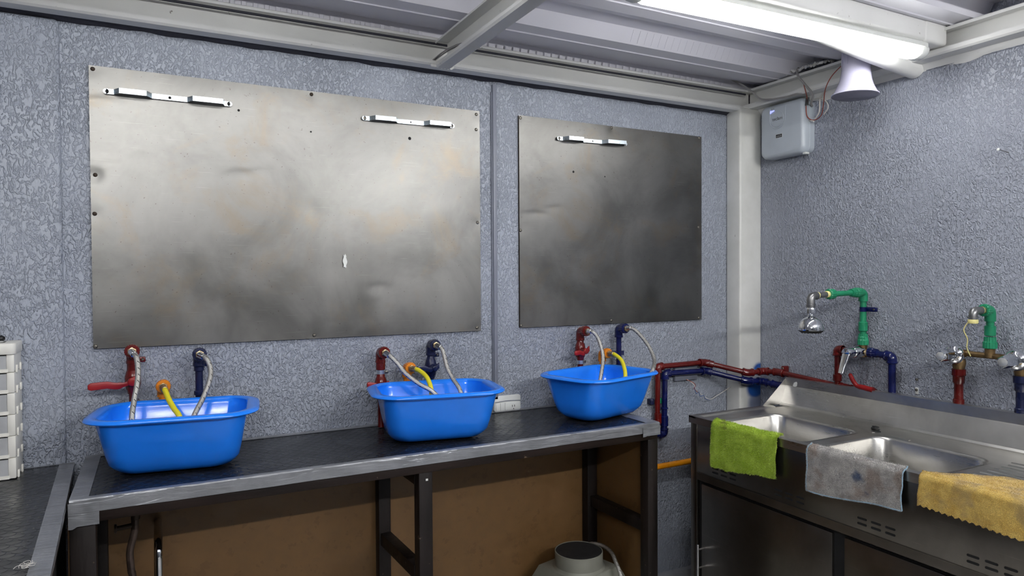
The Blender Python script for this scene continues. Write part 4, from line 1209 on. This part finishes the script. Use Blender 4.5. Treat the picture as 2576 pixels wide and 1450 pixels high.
def tap_two():
    t = thing('wall_tap', 'brass two-knob wall tap with green riser and open spout at the right edge', 'tap', (2.44, 1.25, .95))
    X = 2.442; g = 'green'
    ZB = 1.156
    MB().cyl((X, 1.37, ZB + .001), (X, 1.13, ZB - .002), .0098, 18).build('crossbar', 'old_brass', t)
    MB().cyl((X, 1.337, ZB), (X, 1.330, ZB), .0135, 18, .001).build('crossbar_ring', 'old_brass', t)
    Y = 1.254
    MB().cyl((X, Y, 1.150), (X, Y, 1.186), .0150, 20).build('riser_socket', 'old_brass', t)
    MB().lathe([(0, .0205), (.020, .0205), (.023, .0175), (.038, .0170)], (X, Y, 1.181), (0, 0, 1), 32, rib=-.0012, ribn=1).build('threaded_adapter', g, t, ang=16)
    MB().cyl((X, Y, 1.222), (X, Y, 1.256), .0165, 20, .002).build('coupling', g, t)
    MB().cyl((X, Y, 1.25), (X, Y, 1.29), .0118, 18).build('riser_pipe', g, t)
    m = MB().tube(bend([(X, Y, 1.270), (X, Y, 1.308), (X - .030, Y, 1.308)], .020, 7), .0165, 18)
    m.build('elbow', g, t)
    MB().lathe([(0, .0190), (.003, .0205), (.018, .0205), (.021, .0185), (.0215, .013)], (X - .022, Y, 1.308), (-1, 0, 0), 36, rib=-.0012, ribn=1).build('threaded_ring', g, t, ang=16)
    MB().lathe([(0, .0135), (.010, .0135)], (X - .042, Y, 1.308), (-1, 0, 0), 6).build('hex_nut', 'brass', t, ang=20)
    MB().lathe([(0, .0115), (.003, .0125), (.008, .0120)], (X - .050, Y, 1.308), (-1, 0, 0), 18).build('thread_tape', 'teflon', t)
    MB().tube(bend([(X - .056, Y, 1.308), (2.343, Y, 1.308), (2.343, Y, 1.275)], .028, 9), .0130, 18).build('spout_elbow', 'galv', t)
    MB().lathe([(0, .0142), (.003, .0150), (.010, .0148), (.013, .0135)], (2.343, Y, 1.280), (0, 0, -1), 18).build('thread_tape', 'teflon', t)
    MB().tube(spline([(2.336, Y + .012, 1.27), (2.335, Y + .024, 1.245), (2.345, Y + .018, 1.215), (2.350, Y + .022, 1.185), (2.36, Y + .016, 1.158)], 8), .0017, 6).build('loose_thread', 'teflon', t)
    for Yk in (1.352, 1.162):
        k = MB().lathe([(0, .0165), (.022, .0165)], (X, Yk, ZB - .002), (-1, 0, 0), 20).build('valve_body', 'old_brass', t)
        MB().lathe([(0, .020), (.004, .026), (.006, .0335), (.010, .0335), (.020, .026), (.024, .016)], (X - .024, Yk, ZB - .003), (-1, 0, 0), 32).build('wall_flange', 'chrome', t, ang=50)
        MB().lathe([(0, .0130), (.012, .0130), (.015, .0215), (.050, .0225), (.062, .0205), (.068, .0165)], (X - .040, Yk, ZB - .003), (-1, 0, -.02), 6).build('knob', 'chrome', t, ang=25)
        MB().lathe([(0, .0145), (.003, .0140), (.005, .010), (.006, .0)], (X - .107, Yk, ZB - .0045), (-1, 0, 0), 20).build('knob_insert', 'crystal', t)
        cm = 'red_paint' if Yk > 1.3 else 'navy'
        MB().lathe([(0, .0175), (.020, .021), (.030, .021), (.036, .018)], (X, Yk, ZB - .055), (0, 0, 1), 20).build('valve_body', 'old_brass', t)
        MB().lathe([(0, .0135), (.006, .0135), (.012, .018), (.034, .0185), (.036, .0215), (.058, .0215)], (X, Yk, ZB - .113), (0, 0, 1), 24).build('threaded_adapter', cm, t)
        MB().cyl((X, Yk, .93), (X, Yk, ZB - .10), .0140, 18).build('feed_pipe', cm, t)
        MB().cyl((X, Yk, .975), (X, Yk, .998), .0175, 18, .002).build('coupling', cm, t)
tap_two()

# ------------------------------------------------------------------ small things on the right wall
def wall_right_bits():
    t = thing('nail', 'pale nail sticking out high on the right wall', 'nail', (XB, 1.26, 1.83))
    MB().cyl((XB + .002, 1.228, 1.826), (XB - .045, 1.236, 1.834), .0016, 10).build('shank', 'galv', t)
    MB().lathe([(0, .0048), (.002, .0048), (.003, .003)], (XB - .045, 1.236, 1.834), (-1, .15, .1), 14).build('head', 'white_plastic', t)
    for (y, z, lab) in ((1.527, .999, 'small steel clip screwed to the wall just above the backsplash'), (1.526, 1.038, 'lone screw in the right wall above the steel clip')):
        t = thing('wall_screw', lab, 'screw', (XB, y, z))
        if z < 1.02:
            MB().box(XB - .003, XB, y - .0065, y + .0065, z - .016, z + .009).build('clip_plate', 'white_plastic', t, bevel=.002)
        MB().lathe([(0, .0052), (.004, .0045), (.0055, .002)], (XB - .003, y, z), (-1, 0, 0), 12).build('screw_head', 'screw', t)
wall_right_bits()

# ------------------------------------------------------------------ alarm box
def alarm():
    t = thing('alarm_box', 'pale grey plastic alarm box reading teclam below the ceiling corner', 'alarm box', (2.45, 2.085, 1.94))
    cy, cz, a, b = 2.086, 2.060, .1165, .1165
    def rg(x, e, r): return [V((x, cy + p, cz + q)) for p, q in rrect(a + e, b + e, r, 7)]
    m = MB().rings([rg(XB - .001, -.002, .028), rg(2.462, 0, .03), rg(2.461, -.0015, .03), rg(2.459, -.0015, .03), rg(2.458, 0, .03), rg(2.438, 0, .03), rg(2.428, -.004, .028), rg(2.4225, -.010, .024), rg(2.421, -.016, .02)])
    m.build('case', 'box_plastic', t, ang=30)
    by, bz = 2.104, 2.108
    def ring(r, w, n=40): return [V((2.4208, by + r * math.cos(6.2832 * j / n), bz + r * math.sin(6.2832 * j / n))) for j in range(n + 1)]
    MB().tube(ring(.0335, 0), .0016, 8, caps=False).build('round_ridge', 'box_plastic', t)
    MB().lathe([(0, .032), (.0012, .0315)], (2.4212, by, bz), (-1, 0, 0), 40).build('round_badge', 'box_plastic', t)
    arc = [V((2.4208, by + .041 * math.cos(R(d)), bz + .041 * math.sin(R(d)))) for d in range(180, 361, 9)]
    MB().tube([V((2.4208, by - .041, cz + .100))] + arc + [V((2.4208, by + .041, cz + .100))], .0013, 8).build('loop_ridge', 'box_plastic', t)
    EX, EY = (0, -1, 0), (0, 0, 1)
    text('teclam', .0205, (2.4197, by, bz + .002), EX, EY, 'print', t, 'logo_print')
    MB().box(2.4195, 2.4212, 2.079, 2.111, 2.0265, 2.0405).build('black_label', 'tape_black', t)
    MB().box(2.4198, 2.4211, 2.0775, 2.1125, 2.0255, 2.0415).build('label_border', 'print_white', t)
    text('ACTION VIP', .0047, (2.4192, 2.095, 2.0312), EX, EY, 'print_white', t, 'label_print')
    MB().box(2.4191, 2.4196, 2.083, 2.107, 2.0362, 2.0368).build('label_rule', 'print_white', t)
    for j in range(4):
        y = 2.142 - .0062 * j
        z = 2.151 - .0002 * j
        MB().box(2.4202, 2.4212, y - .0012, y + .0012, z - .012 + .0025 * j, z).build('indicator', 'led', t)
        text(str(j + 1), .006, (2.4203, y, z + .007), EX, EY, 'print', t, 'digit_print')
    MB().lathe([(0, .0062), (.002, .0062), (.002, .005), (-.0015, .005)], (2.4265, cy - a + .010, 2.066), (-1, -.6, 0), 16).build('key_hole', 'box_plastic', t)
    # latch tab under the case
    MB().box(2.44, 2.462, cy - a + .002, cy - a + .02, cz - b - .006, cz - b + .003).build('latch', 'white_plastic', t, bevel=.002)
alarm()

def horn():
    t = thing('horn_speaker', 'pale lilac plastic horn siren hanging mouth down beside the alarm box', 'siren', (2.29, 1.635, 2.09))
    ax = V((.03, -.02, 1)).normalized()
    o = V((2.285, 1.635, 2.082))
    prof = [(0, .0785), (.0015, .0815), (.005, .0805), (.008, .076), (.022, .068), (.040, .0595), (.060, .0535), (.085, .0495), (.105, .0480), (.108, .0487), (.165, .0480), (.175, .046), (.18, .03)]
    inner = [(.150, .020), (.140, .040), (.085, .0470), (.060, .051), (.040, .057), (.022, .0655), (.008, .0735), (.002, .077), (0, .0785)]
    MB().lathe(prof, o, ax, 40).build('bell', 'horn', t, ang=50)
    MB().lathe(inner, o, ax, 40).build('bell_inside', 'horn', t, ang=50)
    MB().lathe([(.03, .014), (.06, .016), (.10, .018), (.14, .02)], o, ax, 20).build('inner_cone', 'horn', t)
    e1 = ax.cross(V((0, 1, 0))).normalized(); e2 = ax.cross(e1)
    for j in range(14):
        a = 6.2832 * j / 14
        d = e1 * math.cos(a) + e2 * math.sin(a)
        MB().bar(o + ax * .110 + d * .0485, o + ax * .172 + d * .0482, .0025, .003, up=d).build('rib', 'horn', t)
    MB().bar((2.29, 1.635, 2.25), (2.29, 1.635, 2.285), .02, .03).build('mount', 'horn', t)
    # thin red lead
    t2 = thing('speaker_wire', 'thin copper-red wire looping from the horn siren to the alarm box', 'wire', (2.44, 1.9, 2.08))
    MB().tube(spline([(2.31, 1.69, 2.222), (2.33, 1.732, 2.219), (2.36, 1.793, 2.201), (2.38, 1.833, 2.167), (2.42, 1.872, 2.125), (2.45, 1.906, 2.087), (2.455, 1.945, 2.075), (2.44, 1.965, 2.091), (2.425, 1.960, 2.129), (2.41, 1.944, 2.164), (2.39, 1.943, 2.215)], 8), .0019, 8).build('lead', 'cable_red', t2)
    for dy in (0, -.010):
        MB().cyl((2.412, 1.947 + dy, 2.163), (2.413, 1.952 + dy, 2.132), .0036, 10, .001).build('tape_splice', 'tape_black', t2)
horn()

def cables():
    def cab(pts, r, mat, label):
        o = MB().tube(spline(pts, 8), r, 10).build('cable', mat)
        tag(o, label, 'cable')
    cab([(2.33, 2.29, 2.318), (2.352, 2.255, 2.292), (2.362, 2.195, 2.244), (2.382, 2.168, 2.208), (2.392, 2.122, 2.194), (2.402, 2.046, 2.188), (2.41, 1.993, 2.19), (2.42, 1.96, 2.186)], .0042, 'cable_grey', 'grey cable sagging from the ceiling corner to the top of the alarm box')
    cab([(2.42, 1.995, 2.30), (2.40, 1.985, 2.284), (2.385, 1.965, 2.252), (2.392, 1.943, 2.219), (2.402, 1.918, 2.181), (2.42, 1.923, 2.161), (2.445, 1.952, 2.146), (2.47, 1.966, 2.14)], .0046, 'cable_grey', 'thick grey cable dropping from a hole in the plaster beside the alarm box')
    cab([(2.468, 1.86, 2.20), (2.47, 1.905, 2.184), (2.472, 1.929, 2.16), (2.473, 1.933, 2.111), (2.48, 1.96, 2.084)], .0032, 'cable_white', 'short white cable stub behind the copper-red wire')
    cab([(2.47, 1.955, 2.165), (2.468, 1.925, 2.163), (2.468, 1.895, 2.14), (2.47, 1.89, 2.115), (2.478, 1.915, 2.095)], .0026, 'cable_white', 'white wire arching against the wall right of the alarm box')
    cab([(2.462, 1.975, 2.082), (2.450, 1.955, 2.074), (2.447, 1.94, 2.068)], .0034, 'cable_white', 'cut white wire end below the copper-red loop')
    # conduit pipe behind the lamp
    o = MB().tube(spline([(1.70, 1.54, 2.27), (1.93, 1.54, 2.248), (2.21, 1.54, 2.214), (2.492, 1.54, 2.186)], 8), .038, 28).build('drain_pipe', 'white_steel')
    tag(o, 'white round drain pipe behind the tube lamp, bending down into the right wall', 'pipe')
    # plaster lump where the cable leaves the ceiling corner
    m = MB().grid(lambda u, v: (2.395 + .08 * v + .012 * noise.noise(V((u * 9, v * 9, 1))), 1.86 + .20 * u, 2.285 + .05 * v * (.4 + u * .3) + .014 * noise.noise(V((u * 14, v * 14, 6)))), 40, 20)
    struct(m.build('trim_2', 'white_steel', ang=60))
cables()

# ------------------------------------------------------------------ under the bench
def under_bench():
    t = thing('drain_fitting', 'dark metal pipe with side stub hanging under the left of the bench', 'pipe', (-.055, 2.1, 0))
    MB().tube(spline([(-.053, 2.1, .85), (-.055, 2.1, .77), (-.057, 2.1, .74), (-.068, 2.1, .69), (-.066, 2.1, .64), (-.062, 2.1, .56), (-.062, 2.1, .02)], 6), .0095, 14).build('pipe', 'dull_iron', t)
    MB().cyl((-.053, 2.1, .80), (-.054, 2.1, .775), .011, 14, .001).build('collar', 'screw_dark', t)
    MB().cyl((-.055, 2.1, .760), (-.098, 2.1, .757), .0065, 12).build('side_stub', 'screw_dark', t)
    MB().cyl((-.098, 2.1, .757), (-.104, 2.1, .757), .012, 14, .001).build('stub_flange', 'screw_dark', t)
    o = MB().tube(bend([(-.002, 2.1, .02), (0, 2.1, .688), (.0, 2.16, .70), (.0, 2.289, .70)], .03, 8), .0112, 16).build('metal_stub_pipe', 'chrome')
    tag(o, 'bright metal pipe bending into the fibreboard under the left of the bench', 'pipe')
    t = thing('extractor_hood', 'grey pyramid extractor with round grilled collar under the right of the bench', 'extractor', (1.40, 2.12, 0))
    cx, cy = 1.392, 2.125
    rot = R(14)
    def q(p, qq, z): return V((cx + p * math.cos(rot) - qq * math.sin(rot), cy + p * math.sin(rot) + qq * math.cos(rot), z))
    a1, b1, a2, b2 = .108, .104, .165, .160
    zt = .345
    rg = [[q(p * s, w * s2, z) for p, w in ((-1, -1), (1, -1), (1, 1), (-1, 1))] for s, s2, z in ((a2 * .86, b2 * .86, .02), (a2 * .86, b2 * .86, .20), (a2, b2, .215), (a1, b1, zt))]
    MB().rings(rg).build('hood_body', 'hood', t, bevel=.003)
    MB().lathe([(0, .098), (.004, .092), (.006, .0895), (.056, .0895), (.057, .0865), (.005, .0865)], (cx, cy, zt), (0, 0, 1), 48).build('collar', 'hood', t)
    MB().lathe([(.006, .0), (.006, .0862), (.0545, .0862)], (cx, cy, zt), (0, 0, 1), 40).build('collar_inside', 'blackm', t)
    for j in range(9):
        d = -.072 + .018 * j
        h = math.sqrt(.087 ** 2 - d * d)
        MB().cyl(V((cx, cy, zt + .050)) + V((-h, d, 0)), V((cx, cy, zt + .050)) + V((h, d, 0)), .0008, 6).build('grille_wire', 'hood', t)
    for d in (-.03, .03):
        h = math.sqrt(.087 ** 2 - d * d)
        MB().cyl(V((cx + d, cy - h, zt + .0478)), V((cx + d, cy + h, zt + .0478)), .0008, 6).build('grille_wire', 'hood', t)
    t = thing('braided_hose', 'braided steel hose draped over the grey extractor under the bench', 'hose', (1.53, 2.05, .3))
    MB().tube(spline([(1.455, 2.22, .37), (1.488, 2.17, .392), (1.508, 2.125, .392), (1.503, 2.07, .388), (1.488, 2.025, .375), (1.478, 1.985, .35), (1.472, 1.955, .29), (1.47, 1.95, .15), (1.47, 1.95, .02)], 10), .0072, 14).build('hose', 'braid', t, ang=80)
    MB().cyl((1.476, 1.975, .335), (1.473, 1.957, .295), .0105, 12, .001).build('ferrule', 'white_plastic', t)
under_bench()
